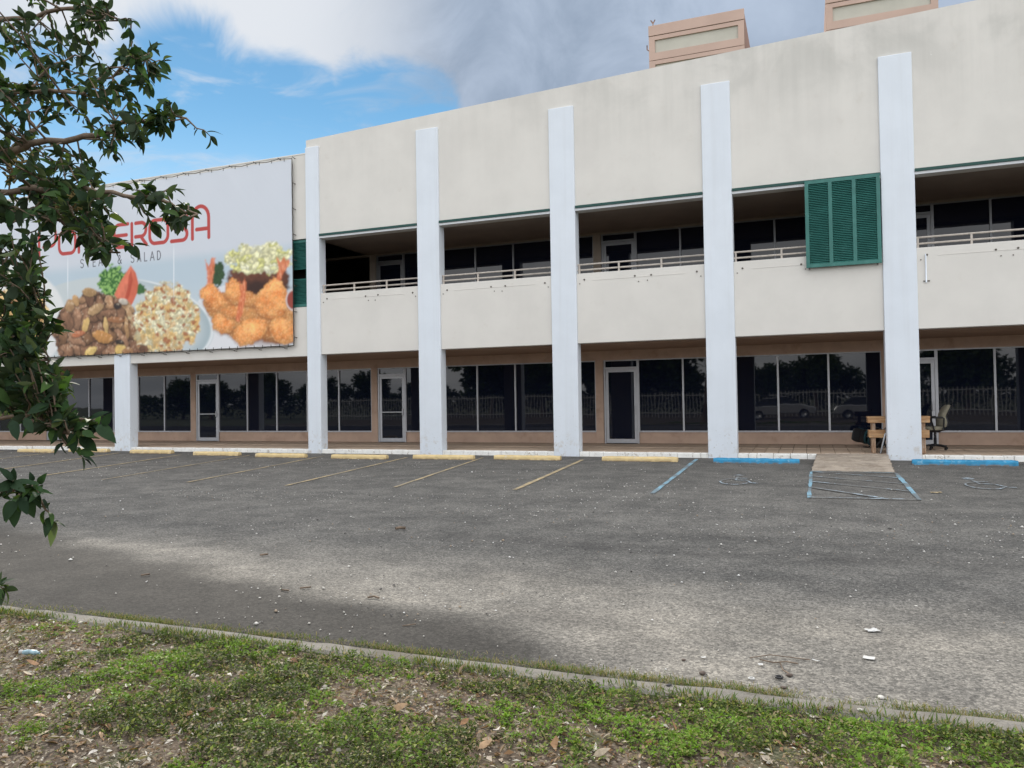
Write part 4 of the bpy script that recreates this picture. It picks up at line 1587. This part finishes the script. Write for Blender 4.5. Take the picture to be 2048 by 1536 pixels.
# fine dry litter between the weeds
r = np.random.default_rng(5)
n = 30000
x, y = r.uniform(x0, x1, n * 2), r.uniform(-18.6, KY1 - .03, n * 2)
keep = r.uniform(0, 1, n * 2) < .22 + .78 * sstep(density(x, y), .56, .40)
x, y = x[keep][:n], y[keep][:n]
n = len(x)
a = r.uniform(0, 6.28, n)
el = r.normal(.05, .28, n)
P = np.stack([x, y, soil_h(x, y) + r.uniform(.003, .014, n)], -1)
Dv = np.stack([np.cos(a) * np.cos(el), np.sin(a) * np.cos(el), np.sin(el)], -1)
Nv = unit(np.stack([r.normal(0, .45, n), r.normal(0, .45, n), np.ones(n)], -1))
Nv = unit(Nv - Dv * (Nv * Dv).sum(1, keepdims=True))
L = r.gamma(2.2, .0075, n) + .007
V, I = leaf_quads(P, Dv, Nv, L, L * r.uniform(.22, .55, n), .6)
pal = np.array([[.30, .215, .145], [.20, .125, .075], [.44, .38, .31], [.58, .54, .48], [.26, .155, .085], [.36, .30, .24]])
c = pal[r.choice(6, n, p=[.24, .20, .20, .14, .10, .12])] * r.uniform(.7, 1.2, (n, 1))
lit = big_mesh('leaf_litter', V, 3, I, 'dry_leaf')
set_colors(lit.data, np.repeat(c, 5, 0))
tag(lit, 'fine dry brown leaf litter between the weeds', 'leaf litter', kind='stuff')


# single fallen leaves
def leaf_mesh(name, L, W, curl, fold, seed, n=7, twist=0.0):
    """a leaf along +x from the origin: outline, midrib fold, lengthwise curl"""
    r = random.Random(seed)
    V, F = [], []
    for i in range(n + 1):
        t = i / n
        wv = W * .5 * (math.sin(math.pi * t ** .82) ** .85) * (1 - .1 * t)
        if i in (0, n):
            wv = .0008
        zc = -curl * L * (t - .1) ** 2
        for s in (-1, 0, 1):
            V.append((L * t, s * wv + (r.uniform(-.02, .02) * W if s else 0), zc + abs(s) * wv * fold + twist * s * wv * t))
    for i in range(n):
        for q in range(2):
            F.append((i * 3 + q, (i + 1) * 3 + q, (i + 1) * 3 + q + 1, i * 3 + q + 1))
    # stalk
    k = len(V)
    V += [(-.16 * L, -.0012, .01 * L), (-.16 * L, .0012, .01 * L), (0.02 * L, .0012, 0), (.02 * L, -.0012, 0)]
    F.append((k, k + 1, k + 2, k + 3))
    me = bpy.data.meshes.new(name)
    me.from_pydata(V, [], F)
    me.polygons.foreach_set('use_smooth', [True] * len(me.polygons))
    return me


def plain(name, base):
    mat(name, base, .72, var=.28, scale=38)


for k, cc in enumerate([(.36, .235, .135), (.27, .145, .07), (.45, .37, .27), (.56, .52, .46), (.20, .105, .055)]):
    plain('dead_leaf_%d' % k, cc)
dead = []
DEADC = ['tan', 'rust brown', 'pale buff', 'bleached grey', 'dark brown']
for k in range(15):
    me = leaf_mesh('fallen_leaf', random.uniform(.05, .085), random.uniform(.024, .042), random.uniform(-.5, .9), random.uniform(-.4, .6), k, 6, random.uniform(-.4, .4))
    me.materials.append(MATS['dead_leaf_%d' % (k % 5)])
    dead.append(me)


def drop(me, x, y, z, label=None, sc=1.0, tilt=None):
    o = bpy.data.objects.new('fallen_leaf', me)
    COL.objects.link(o)
    o.location = (x, y, z)
    o.scale = (sc,) * 3
    o.rotation_euler = tilt or (random.uniform(-.6, .6), random.uniform(-.5, .4), random.uniform(0, 6.28))
    return tag(o, label or 'small %s dry curled leaf lying among the weeds' % DEADC[dead.index(me) % 5], 'leaf', 'fallen leaves on the verge')


for i in range(215):
    px, py = random.uniform(0, 2048), random.uniform(1225, 1536)
    p = on_ground(px, py, .05)
    if p[1] > KY1 - .05:
        continue
    if random.random() > .35 + .65 * (px < 700):
        continue
    z = float(soil_h(np.array(p[0]), np.array(p[1])))
    drop(random.choice(dead), p[0], p[1], z + .014, sc=random.uniform(.6, 1.1))
for px, py, rz, sc, k, lab in [(785, 1413, .4, 1.35, 0, 'large tan dead leaf standing upright in the weeds'), (958, 1487, .9, 1.2, 5, 'tan dead leaf propped up near the bottom edge of the picture'),
                               (1352, 1450, 2.2, 1.1, 1, 'reddish brown dead leaf on the verge to the right'), (1287, 1478, .2, 1.1, 1, 'orange brown dead leaf right of the centre of the verge'),
                               (220, 1446, 2.6, 1.2, 6, 'dark rust dead leaf on the verge to the left'), (1187, 1500, .1, 1.1, 2, 'pale tan dead leaf low on the verge'),
                               (528, 1500, .3, 1.1, 2, 'pale split dead leaf low on the verge left of centre'), (1160, 1405, 1.4, .9, 0, 'small upright tan dead leaf just below the kerb')]:
    p = on_ground(px, py + 8, .05)
    z = float(soil_h(np.array(p[0]), np.array(p[1])))
    drop(dead[k], p[0], p[1], z + .012, lab, sc, (random.uniform(.6, 1.0), -.55, rz))

# loose gravel on the asphalt
r = np.random.default_rng(8)
n = 6800
x, y = r.uniform(-14, 23, n * 4), -r.beta(1.6, 1.1, n * 4) * 15.2 - .9
wgt = .10 + .8 * sstep(fbm(x * .35, y * 1.1, 81, 4), .50, .70) + 1.4 * np.exp(-((y + 11.3) / 1.3) ** 2) * sstep(x, 8, 12) * sstep(fbm(x * .3, y * 1.5, 82), .42, .6)
keep = r.uniform(0, 1, n * 4) < wgt
x, y = x[keep][:n], y[keep][:n]
n = len(x)
s = r.gamma(2.0, .0024, n) + .0035
oct_ = np.array([[1, 0, 0], [0, 1, 0], [-1, 0, 0], [0, -1, 0], [0, 0, .7], [0, 0, -.3]])
jit = r.uniform(.6, 1.3, (n, 6, 1))
ang = r.uniform(0, 6.28, n)
rot = np.stack([np.stack([np.cos(ang), -np.sin(ang), 0 * ang], -1), np.stack([np.sin(ang), np.cos(ang), 0 * ang], -1), np.stack([0 * ang, 0 * ang, 1 + 0 * ang], -1)], 1)
V = np.einsum('nij,nkj->nki', rot, oct_[None] * jit * (s[:, None, None])) + np.stack([x, y, .006 + s * .25], -1)[:, None]
tri = np.array([[0, 1, 4], [1, 2, 4], [2, 3, 4], [3, 0, 4], [1, 0, 5], [2, 1, 5], [3, 2, 5], [0, 3, 5]])
I = (np.arange(n)[:, None, None] * 6 + tri[None]).reshape(-1, 3)
pal = np.array([[.62, .60, .56], [.48, .46, .42], [.75, .74, .72], [.10, .095, .09], [.34, .27, .2]])
c = pal[r.choice(5, n, p=[.26, .30, .10, .20, .14])]
gv = big_mesh('gravel', V.reshape(-1, 3), 3, I, 'stone_any')
set_colors(gv.data, np.repeat(c, 6, 0))
tag(gv, 'loose pale gravel scattered over the asphalt', 'gravel', kind='stuff')


# small countable things on the pavement
def stone(px, py, s, m, label, z=.0, flat=.45):
    s = s * .72
    p = on_ground(px, py, z)
    bm = bmesh.new()
    bmesh.ops.create_icosphere(bm, subdivisions=2, radius=1)
    rr_ = random.Random(int(px))
    ph = [rr_.uniform(0, 6) for _ in range(3)]
    for v in bm.verts:
        k = 1 + .16 * math.sin(3 * v.co.x + ph[0]) + .12 * math.sin(4 * v.co.y + ph[1])
        v.co = Vector((v.co.x * s * 1.25 * k, v.co.y * s * k, v.co.z * s * flat * k + s * flat * .85))
    me = bpy.data.meshes.new('stone')
    bm.to_mesh(me)
    bm.free()
    me.polygons.foreach_set('use_smooth', [True] * len(me.polygons))
    o = link('stone', me, m, None, (p[0], p[1], z), (0, 0, rr_.uniform(0, 6)))
    return tag(o, label, 'stone', 'stones by the kerb')


stone(1405, 1349, .028, 'stone_dark', 'dark flat stone on the asphalt edge above the kerb joint')
stone(1578, 1352, .024, 'stone_dark', 'reddish brown stone beside the black ring')
stone(1367, 1321, .018, 'stone_dark', 'small dark stone left of the white paper bits')
stone(1568, 1377, .020, 'stone_dark', 'dark stone in the weedy fringe of the kerb')
stone(1660, 1418, .022, 'stone_dark', 'dark stone lying on the kerb', .055)
stone(1720, 1421, .016, 'stone_pale', 'pale stone lying on the kerb', .055)
stone(1762, 1397, .025, 'stone_pale', 'grey stone at the edge of the asphalt near the kerb')
stone(1338, 1371, .018, 'rubber_black', 'black lump lying on the kerb', .05, .35)
stone(1832, 1213, .014, 'stone_pale', 'single pale stone on the open asphalt to the right')
stone(941, 1181, .016, 'stone_pale', 'single grey stone on the open asphalt in the middle')


def ring(px, py, R0, r0, m, label):
    p = on_ground(px, py)
    pts = [(p[0] + R0 * math.cos(t * math.pi / 10), p[1] + R0 * math.sin(t * math.pi / 10), r0 + .006) for t in range(21)]
    o = tube('bottle_ring', pts, r0, m, None, 6)
    return tag(o, label, 'ring', 'rings dropped on the asphalt')


ring(1558, 1358, .019, .006, 'rubber_black', 'black ring on the asphalt by the kerb')
ring(1503, 1360, .015, .004, 'paper_white', 'pale ring on the asphalt left of the black ring')


def scrap(px, py, lx, ly, rz, label, crumple=.0, m='paper_white', name='paper_scrap', cat='paper', z0=.008):
    p = on_ground(px, py)
    n = 7
    V, F = [], []
    for j in range(n + 1):
        for i in range(n + 1):
            u, v = i / n - .5, j / n - .5
            z = z0 + crumple * abs(float(fbm(np.array(u * 4 + px), np.array(v * 4.), 5)) - .3) + .004 * abs(u)
            q = 1 + (.35 * crumple / .03 * (random.random() - .5))
            V.append((p[0] + lx * u * q * math.cos(rz) - ly * v * math.sin(rz), p[1] + lx * u * math.sin(rz) + ly * v * q * math.cos(rz), z))
    for j in range(n):
        for i in range(n):
            a = j * (n + 1) + i
            F.append((a, a + 1, a + n + 2, a + n + 1))
    o = mesh(name, V, F, m)
    return tag(o, label, cat)


scrap(1738, 1318, .065, .055, -.15, 'small flat square of white paper on the asphalt', 0)
scrap(1744, 1263, .085, .06, .4, 'crumpled torn white tissue on the asphalt', .02)
scrap(1521, 1332, .028, .03, .2, 'tiny white scrap left of the dry twigs', .01)
scrap(1407, 1317, .03, .02, .5, 'tiny white paper bit near the two dark stones', .0)
scrap(1632, 1324, .045, .016, -.5, 'narrow white paper strip right of the dry twigs', .01)
scrap(1872, 986, .16, .10, .1, 'pale yellow strip lying on the asphalt near the faded symbol', .02, m='line_yellow')
# crushed blue bottle in the weeds
p = on_ground(58, 1311, .06)
V, F = tube_vf([(p[0] - .05, p[1], .075), (p[0] - .03, p[1] + .004, .075), (p[0], p[1] + .01, .08), (p[0] + .035, p[1] + .02, .075), (p[0] + .045, p[1] + .022, .075), (p[0] + .06, p[1] + .026, .075)], [.012, .017, .013, .016, .008, .008], 10)
o = mesh('plastic_bottle', V, F, 'litter_blue', smooth=True)
tag(o, 'crushed pale blue plastic bottle in the weeds at the left', 'bottle')
tube('cap', [(p[0] - .075, p[1] - .004, .078), (p[0] - .05, p[1], .076)], .013, 'paper_white', o)


def stick(pts, rad, label, m='twig_bark'):
    P = [tuple(on_ground(a, b)[:2]) + (rad * 1.2 + .004 + (.006 if k % 2 else 0),) for k, (a, b) in enumerate(pts)]
    return tag(tube('twig', P, rad, m, None, 6), label, 'twig', 'twigs dropped on the asphalt')


stick([(1520, 1322), (1548, 1330), (1572, 1326), (1596, 1332)], .004, 'forked dry twig by the kerb at the right')
stick([(1560, 1328), (1566, 1345), (1578, 1350)], .004, 'short dry twig hanging off the forked twig')
stick([(1500, 1318), (1540, 1314), (1620, 1322)], .003, 'thin straw stem above the forked twig')
stick([(791, 1061), (800, 1060), (811, 1060)], .018, 'black stick lying alone on the dark asphalt')
stick([(735, 1198), (748, 1197), (758, 1199)], .008, 'short dark twig on the asphalt near the middle of the kerb')
stick([(562, 1182), (578, 1185)], .007, 'short dark twig on the dark patch, left of its neighbour')
stick([(600, 1179), (622, 1178)], .007, 'short dark twig on the dark patch, right of its neighbour')
stick([(520, 1113), (536, 1112)], .010, 'thin dark twig on the pale sunlit asphalt')
stick([(282, 1153), (300, 1152)], .008, 'short dark twig on the asphalt at the left')
stick([(805, 1254), (832, 1252)], .004, 'pale straw just above the kerb')

# ------------------------------------------------------------------ the tree whose branches hang in from the left
TB = np.array([9.3, -18.3, 0.0])
tree = empty('broadleaf_tree', tuple(TB), label='broad leaved tree at the left edge with glossy leaves hanging into view', cat='tree')
trunk_pts = [TB + (0, 0, -.02), TB + (.02, .03, .6), TB + (.08, .02, 1.3), TB + (.10, -.05, 2.1), TB + (.22, .02, 2.9), TB + (.2, .1, 3.9), TB + (.35, .1, 5.2)]
V, F = tube_vf(trunk_pts, [.20, .155, .14, .125, .11, .085, .04], 14)
mesh('trunk', V, F, 'bark', tree, smooth=True)
BR = [  # branches as pixels with depths, drawn from outside the picture inwards
    (2.9, [(-260, 330, 3.7), (-90, 330, 3.5), (19, 305, 3.4), (66, 290, 3.35), (156, 281, 3.3), (212, 262, 3.25), (245, 246, 3.2), (320, 240, 3.2), (372, 236, 3.15)], .026),
    (2.9, [(-90, 330, 3.5), (20, 300, 3.4), (47, 283, 3.4), (66, 259, 3.4), (58, 225, 3.45), (53, 190, 3.5), (90, 140, 3.5), (150, 110, 3.55)], .016),
    (2.9, [(-260, 210, 3.8), (-60, 190, 3.6), (60, 185, 3.5), (160, 185, 3.4), (230, 150, 3.4), (290, 112, 3.35)], .018),
    (3.9, [(-260, 60, 4.0), (-60, 40, 3.8), (70, 30, 3.7), (150, 14, 3.6), (200, 28, 3.55), (262, 40, 3.5)], .02),
    (3.9, [(-300, -40, 4.2), (-60, -60, 3.9), (80, -40, 3.8), (190, -20, 3.7)], .018),
    (2.1, [(-260, 430, 3.5), (-60, 390, 3.3), (60, 380, 3.2), (140, 376, 3.15), (219, 384, 3.1), (297, 397, 3.05), (355, 415, 3.0), (395, 428, 3.0)], .020),
    (2.1, [(-200, 430, 3.4), (-20, 425, 3.2), (70, 430, 3.1), (150, 452, 3.0), (215, 490, 2.95), (240, 505, 2.95)], .016),
    (2.1, [(-260, 560, 3.3), (-60, 560, 3.0), (20, 575, 2.9), (70, 600, 2.8), (92, 640, 2.75)], .016),
    (1.3, [(-260, 660, 3.3), (-80, 660, 2.9), (10, 665, 2.75), (55, 690, 2.7), (100, 720, 2.7)], .016),
    (1.3, [(-260, 760, 3.3), (-60, 775, 2.9), (40, 790, 2.75), (110, 822, 2.7), (165, 838, 2.65), (215, 858, 2.65)], .016),
    (1.3, [(-260, 830, 3.2), (-60, 840, 2.7), (30, 835, 2.6), (100, 850, 2.55), (140, 868, 2.5)], .012),
    (.6, [(-300, 950, 2.9), (-70, 968, 2.55), (0, 985, 2.45), (40, 980, 2.4), (75, 985, 2.4)], .012),
    (.6, [(-300, 1100, 3.1), (-80, 1150, 2.9), (-5, 1178, 2.8)], .008),
    (3.9, [(-500, -200, 4.6), (-300, -350, 4.2), (-100, -420, 4.0)], .03),
    (2.9, [(-500, 250, 4.4), (-420, 100, 4.3), (-330, -50, 4.2)], .03),
]
bpts = []
for z, pix, rad in BR:
    P = [at(*q) for q in pix]
    # join the branch to the trunk
    zt = max(.5, min(4.6, P[0][2] - .25))
    tp = np.array([np.interp(zt, [q[2] for q in trunk_pts], [q[0] for q in trunk_pts]), np.interp(zt, [q[2] for q in trunk_pts], [q[1] for q in trunk_pts]), zt])
    full = [tp, tp * .45 + P[0] * .55 + np.array([0, 0, .08])] + P
    fine = []
    for i in range(len(full) - 1):
        for t in (0, .33, .66):
            fine.append(full[i] * (1 - t) + full[i + 1] * t + rng.normal(0, .008, 3))
    fine.append(full[-1])
    rads = np.linspace(rad, .0035, len(fine))
    V, F = tube_vf(fine, list(rads), 8)
    mesh('branch', V, F, 'twig_bark', tree, smooth=True)
    bpts += [(p, i) for i, p in enumerate(fine[6:])]
BP = np.array([p for p, _ in bpts])
leaf_lib = []
for k in range(12):
    me = leaf_mesh('leaf', 1.0, [.46, .50, .56, .42][k % 4], [.1, .3, .5, -.1, .2, .65][k % 6], [.18, .35, .28, .5][(k * 7) % 4], 200 + k, 7, [.0, .2, -.2][k % 3])
    me.materials.append(MATS[['leaf_dark', 'leaf_mid', 'leaf_dark', 'leaf_mid', 'leaf_dark', 'leaf_bright'][k % 6]])
    leaf_lib.append(me)
leaves = []      # (mesh index, matrix, visible size)
twigs = []
rl = np.random.default_rng(21)


def frame_mat(p, d, nrm, L):
    d = d / np.linalg.norm(d)
    s = np.cross(nrm, d)
    s /= np.linalg.norm(s) + 1e-9
    n_ = np.cross(d, s)
    Mx = np.eye(4)
    Mx[:3, 0], Mx[:3, 1], Mx[:3, 2], Mx[:3, 3] = d * L, s * L, n_ * L, p
    return Mx


def add_leaf(p, d, L, nrm=None):
    if nrm is None:
        nrm = np.array([0, 0, 1.0]) + rl.normal(0, .55, 3)
    leaves.append((int(rl.integers(0, 12)), frame_mat(p, d, nrm, L)))


REG = [(95, 95, 125, 110, 26, 3.35, 4.0, 1), (60, 190, 95, 70, 12, 3.3, 3.8, 1), (230, 190, 75, 85, 15, 3.1, 3.6, 1), (290, 130, 40, 40, 6, 3.2, 3.5, 1), (330, 232, 48, 24, 7, 3.05, 3.3, 1), (250, 265, 60, 40, 6, 3.1, 3.5, 1),
       (40, 295, 60, 40, 6, 3.2, 3.7, 1), (130, 350, 75, 45, 12, 3.0, 3.6, 1), (60, 410, 80, 40, 15, 2.9, 3.4, 1), (150, 425, 70, 42, 18, 2.85, 3.3, 1), (190, 478, 42, 22, 6, 2.8, 3.1, 1), (290, 395, 50, 20, 6, 2.9, 3.2, 1),
       (360, 425, 26, 18, 4, 2.9, 3.1, 1), (30, 520, 50, 50, 12, 2.6, 3.1, 1), (30, 610, 50, 60, 16, 2.5, 2.95, 1), (75, 640, 25, 25, 4, 2.6, 2.9, 1), (35, 700, 60, 50, 22, 2.4, 2.9, 1), (65, 780, 75, 55, 30, 2.45, 2.95, 1),
       (95, 835, 50, 20, 7, 2.4, 2.8, 1), (175, 850, 26, 10, 3, 2.5, 2.75, 1), (20, 990, 38, 26, 3, 2.2, 2.5, 1), (70, 985, 15, 20, 2, 2.3, 2.45, 1), (-5, 1180, 12, 14, 2, 2.7, 2.9, 1), (250, 38, 18, 12, 2, 3.4, 3.6, 1), (200, 10, 40, 18, 3, 3.4, 3.8, 1),
       (-220, 300, 200, 520, 70, 2.6, 4.4, 0), (-150, -330, 300, 260, 60, 3.4, 4.8, 0), (-420, 0, 200, 300, 40, 3.6, 5.0, 0)]
for cx, cy, rx, ry, n, d0, d1, vis in REG:
    for k in range(int(n * (1.7 if vis else 1))):
        a, q = rl.uniform(0, 6.28), math.sqrt(rl.uniform(0, 1))
        tip = at(cx + rx * q * math.cos(a), cy + ry * q * math.sin(a), rl.uniform(d0, d1))
        dist = np.linalg.norm(BP - tip, axis=1)
        j = int(np.argmin(dist + .10 * np.abs(rl.normal(0, 1, len(dist)))))
        base = BP[j]
        v = tip - base
        ln = np.linalg.norm(v)
        if ln < .05:
            tip = base + unit(rl.normal(0, 1, (1, 3)))[0] * .12
            v = tip - base
            ln = .12
        midp = base + v * .5 + np.array([0, 0, -.04 * ln]) + rl.normal(0, .03 * ln, 3)
        pts = [base, base * .5 + midp * .5, midp, midp * .45 + tip * .55 + np.array([0, 0, .01]), tip]
        twigs.append((pts, .0042 if vis else .005))
        m = max(5, int(ln / .030))
        for i in range(m):
            t = .25 + .75 * i / m
            p = pts[min(int(t * 4), 3)] * (1 - (t * 4) % 1) + pts[min(int(t * 4), 3) + 1] * ((t * 4) % 1)
            d = v / ln * .6 + unit(rl.normal(0, 1, (1, 3)))[0] * .9 + np.array([0, 0, -.18])
            add_leaf(p, d, rl.uniform(.034, .070))
        for i in range(int(rl.integers(2, 5))):
            d = v / ln * .75 + unit(rl.normal(0, 1, (1, 3)))[0] * .85 + np.array([0, 0, -.12])
            add_leaf(tip, d, rl.uniform(.040, .074))
# the single leaf that dangles clear of the rest, and the hanging leaves of the low cluster
b0 = at(146, 862, 2.5)
twigs.append(([at(140, 868, 2.5), at(146, 866, 2.5), b0], .002))
leaves.append((0, frame_mat(b0, -UP, -FWD + .25 * RT, .075)))
for a, b, c, d_, L in ((30, 1000, 28, 1055, .085), (48, 985, 66, 1032, .080), (20, 1000, 15, 1030, .075), (50, 982, 78, 1004, .07), (72, 985, 98, 958, .045), (78, 968, 92, 944, .045), (66, 962, 60, 945, .03), (25, 965, 27, 935, .05),
                       (195, 850, 228, 878, .075), (165, 862, 190, 876, .06), (25, 840, 32, 870, .07), (50, 835, 66, 868, .06), (205, 852, 222, 826, .06)):
    p = at(a, b, 2.4)
    leaves.append((int(rl.integers(0, 5)), frame_mat(p, at(c, d_, 2.38) - p, -FWD + .5 * RT + .4 * UP, L)))
tv, tf = join_vf([tube_vf(p, [r_, r_ * .85, r_ * .7, r_ * .6, r_ * .4][:len(p)], 5, False) for p, r_ in twigs])
tw_ = mesh('twigs', tv, tf, 'twig_bark', tree)
tag(tw_, kind='stuff')


def leaf_score(Mx):
    p = Mx[:3, 3] + Mx[:3, 0] * .5
    u, v = to_px(p)
    dep = (p - CP) @ FWD
    L = np.linalg.norm(Mx[:3, 0])
    return L / dep if (-10 < u < 2058 and -10 < v < 1546) else 0


order = sorted(range(len(leaves)), key=lambda i: -leaf_score(leaves[i][1]))
big = set(order[:300])
org = np.array(wloc(tree))
rest = {}
for i, (k, Mx) in enumerate(leaves):
    if i in big:
        o = bpy.data.objects.new('leaf', leaf_lib[k])
        COL.objects.link(o)
        o.parent = tree
        M4 = Matrix([list(rw) for rw in Mx])
        M4.translation = Vector(Mx[:3, 3] - org)
        o.matrix_basis = M4
    else:
        rest.setdefault(leaf_lib[k].materials[0].name, []).append((k, Mx))
lv = [np.array([v.co[:] for v in me.vertices]) for me in leaf_lib]
lf = [[tuple(p.vertices) for p in me.polygons] for me in leaf_lib]
for mn, lst in rest.items():
    V, I, kk = [], [], 0
    for k, Mx in lst:
        V.append(lv[k] @ Mx[:3, :3].T + Mx[:3, 3])
        I.append(np.array(lf[k]) + kk)
        kk += len(lv[k])
    o = big_mesh('foliage', np.concatenate(V) - org, 4, np.concatenate(I), mn)
    o.parent = tree
    o.data.polygons.foreach_set('use_smooth', [True] * len(o.data.polygons))
    tag(o, kind='stuff')
for px, py, dep in ((42, 335, 3.2), (135, 398, 3.05), (148, 405, 3.05), (22, 345, 3.2)):
    parts = []
    for k in range(26):
        c = at(px + rl.normal(0, 9), py + rl.normal(0, 9), dep + rl.normal(0, .02))
        parts.append(tube_vf([c, c + rl.normal(0, .008, 3), c + rl.normal(0, .012, 3)], [.004, .006, .002], 5))
    V, F = join_vf(parts)
    mesh('seed_cluster', V, F, 'seed_brown', tree)

# ------------------------------------------------------------------ behind the camera: trees, fence and cars that the glass mirrors
crown_lib = []
for k in range(3):
    r = np.random.default_rng(300 + k)
    n = 5200
    cl_ = np.stack([r.normal(0, 1.15, 26), r.normal(0, 1.15, 26), r.normal(0, .85, 26)], -1)
    idx = r.integers(0, 26, n)
    P = cl_[idx] + unit(r.normal(0, 1, (n, 3))) * (r.uniform(.3, 1, (n, 1)) ** .5) * .85
    V, I = leaf_quads(P, unit(r.normal(0, 1, (n, 3))), unit(r.normal(0, 1, (n, 3))), r.uniform(.26, .5, n), r.uniform(.18, .34, n))
    me = bpy.data.meshes.new('crown')
    me.from_pydata(V.tolist(), [], I.tolist())
    me.materials.append(MATS['crown_leaf'])
    crown_lib.append(me)
for k, (x, y, h, s) in enumerate([(-50, -39, 3.6, .8), (-44, -37, 3.2, .7), (-38, -39, 4.2, .9), (-31, -38, 3.4, .7), (-25, -39, 3.8, .8), (-19, -38, 3.3, .7), (-12, -37, 7.0, 1.9), (-6.5, -36, 4.0, .9), (0, -37, 6.5, 1.8), (5, -38, 3.6, .8), (11, -39, 3.4, .8), (15.5, -38, 4.4, .95), (21, -39, 3.2, .7), (26, -38, 4.6, 1.0)]):
    t = empty('shade_tree', (x, y, 0), label='leafy shade tree behind the viewer, mirrored in the dark shop windows', cat='tree', group='trees mirrored in the windows')
    r = random.Random(k)
    tube('trunk', [(x, y, -.05), (x + r.uniform(-.2, .2), y, h * .3), (x + r.uniform(-.3, .3), y, h * .62), (x, y, h * .8)], [.26, .19, .13, .05], 'bark', t)
    for q in range(4):
        a = r.uniform(0, 6.28)
        tube('limb', [(x, y, h * .5), (x + math.cos(a) * s * .7, y + math.sin(a) * s * .7, h * .68), (x + math.cos(a) * s * 1.3, y + math.sin(a) * s * 1.3, h * .8)], [.10, .07, .03], 'bark', t, 6)
    o = link('crown', crown_lib[k % 3], None, t, (x, y, h * .78), (0, 0, r.uniform(0, 6)))
    o.scale = (s, s, s * .95)
r = np.random.default_rng(400)
n = 16000
hx = r.uniform(-58, 44, n)
hh_ = 1.6 + 1.7 * fbm(hx * .25, hx * 0 + 3, 5, 3)
P = np.stack([hx, -39 + r.normal(0, .8, n), hh_ * np.sqrt(r.uniform(0, 1, n))], -1)
V, I = leaf_quads(P, unit(r.normal(0, 1, (n, 3))), unit(r.normal(0, 1, (n, 3))), r.uniform(.25, .55, n), r.uniform(.18, .36, n))
hd = big_mesh('hedge', V, 3, I, 'crown_leaf')
tag(hd, 'dense dark hedge behind the viewer, mirrored low in the shop windows', 'hedge')
FY = -29.0
fence = empty('picket_fence', (5, FY, 0), label='white metal picket fence behind the viewer, mirrored in the shop windows', cat='fence')
for z in (.35, 1.65):
    box('rail', -26, 44, FY - .02, FY + .02, z, z + .05, 'fence_white', fence)
V, F = boxes_vf([(-.018, .018, -.012, .012, .05, 1.85)])
pk = bpy.data.meshes.new('picket')
pk.from_pydata(V, [], F)
for k in range(290):
    link('picket', pk, 'fence_white', fence, (-26 + k * .24, FY + .036, 0))


def car(x, y, label):
    c = empty('parked_car', (x, y, 0), label=label, cat='car', group='cars mirrored in the windows')
    # side profile swept across with tumblehome
    low = [(-2.15, .35), (-2.2, .62), (-2.05, .86), (-1.2, .93), (1.25, .93), (2.1, .78), (2.22, .55), (2.15, .32)]
    V, F = [], []
    for s, w_ in ((-1, .86), (1, .86)):
        V += [(x + a, y + s * w_, b) for a, b in low]
    n = len(low)
    F = [tuple(range(n)), tuple(reversed(range(n, 2 * n)))] + [(i, i + n, (i + 1) % n + n, (i + 1) % n) for i in range(n)]
    o = mesh('body', V, F, 'car_silver', c)
    bevel_mesh(o.data, .06, 2)
    cab = [(-1.75, .93), (-1.05, 1.42), (.35, 1.45), (1.2, .93)]
    V = [(x + a, y - (.8 if b < 1 else .62), b) for a, b in cab] + [(x + a, y + (.8 if b < 1 else .62), b) for a, b in cab]
    F = [(0, 1, 2, 3), (7, 6, 5, 4), (0, 4, 5, 1), (1, 5, 6, 2), (2, 6, 7, 3), (3, 7, 4, 0)]
    mesh('cabin_glass', V, F, 'car_glass', c)
    V = [(x + a, y + s * .60, 1.44 + (.0 if abs(a) > .8 else .03)) for s in (-1, 1) for a in (-1.0, -.4, .3)]
    o = box('roof', x - 1.02, x + .36, y - .61, y + .61, 1.425, 1.48, 'car_silver', c, .02)
    for a in (-1.35, 1.4):
        for s in (-1, 1):
            w_ = tube('wheel', [(x + a, y + s * .70, .32), (x + a, y + s * .88, .32)], .32, 'rubber_black', c, 20)
            tube('rim', [(x + a, y + s * .86, .32), (x + a, y + s * .89, .32)], .2, 'steel_grey', w_, 14)
    for s in (-1, 1):
        box('headlight', x + 2.12, x + 2.2, y + s * .62 - .12, y + s * .62 + .12, .60, .72, 'paper_white', c, .01)


car(13.2, -26.0, 'silver saloon car mirrored in the shop window left of the concrete ramp')
car(18.6, -26.4, 'silver saloon car mirrored in the shop window at the right')
print('objects', len(bpy.data.objects), 'leaves', len(leaves))
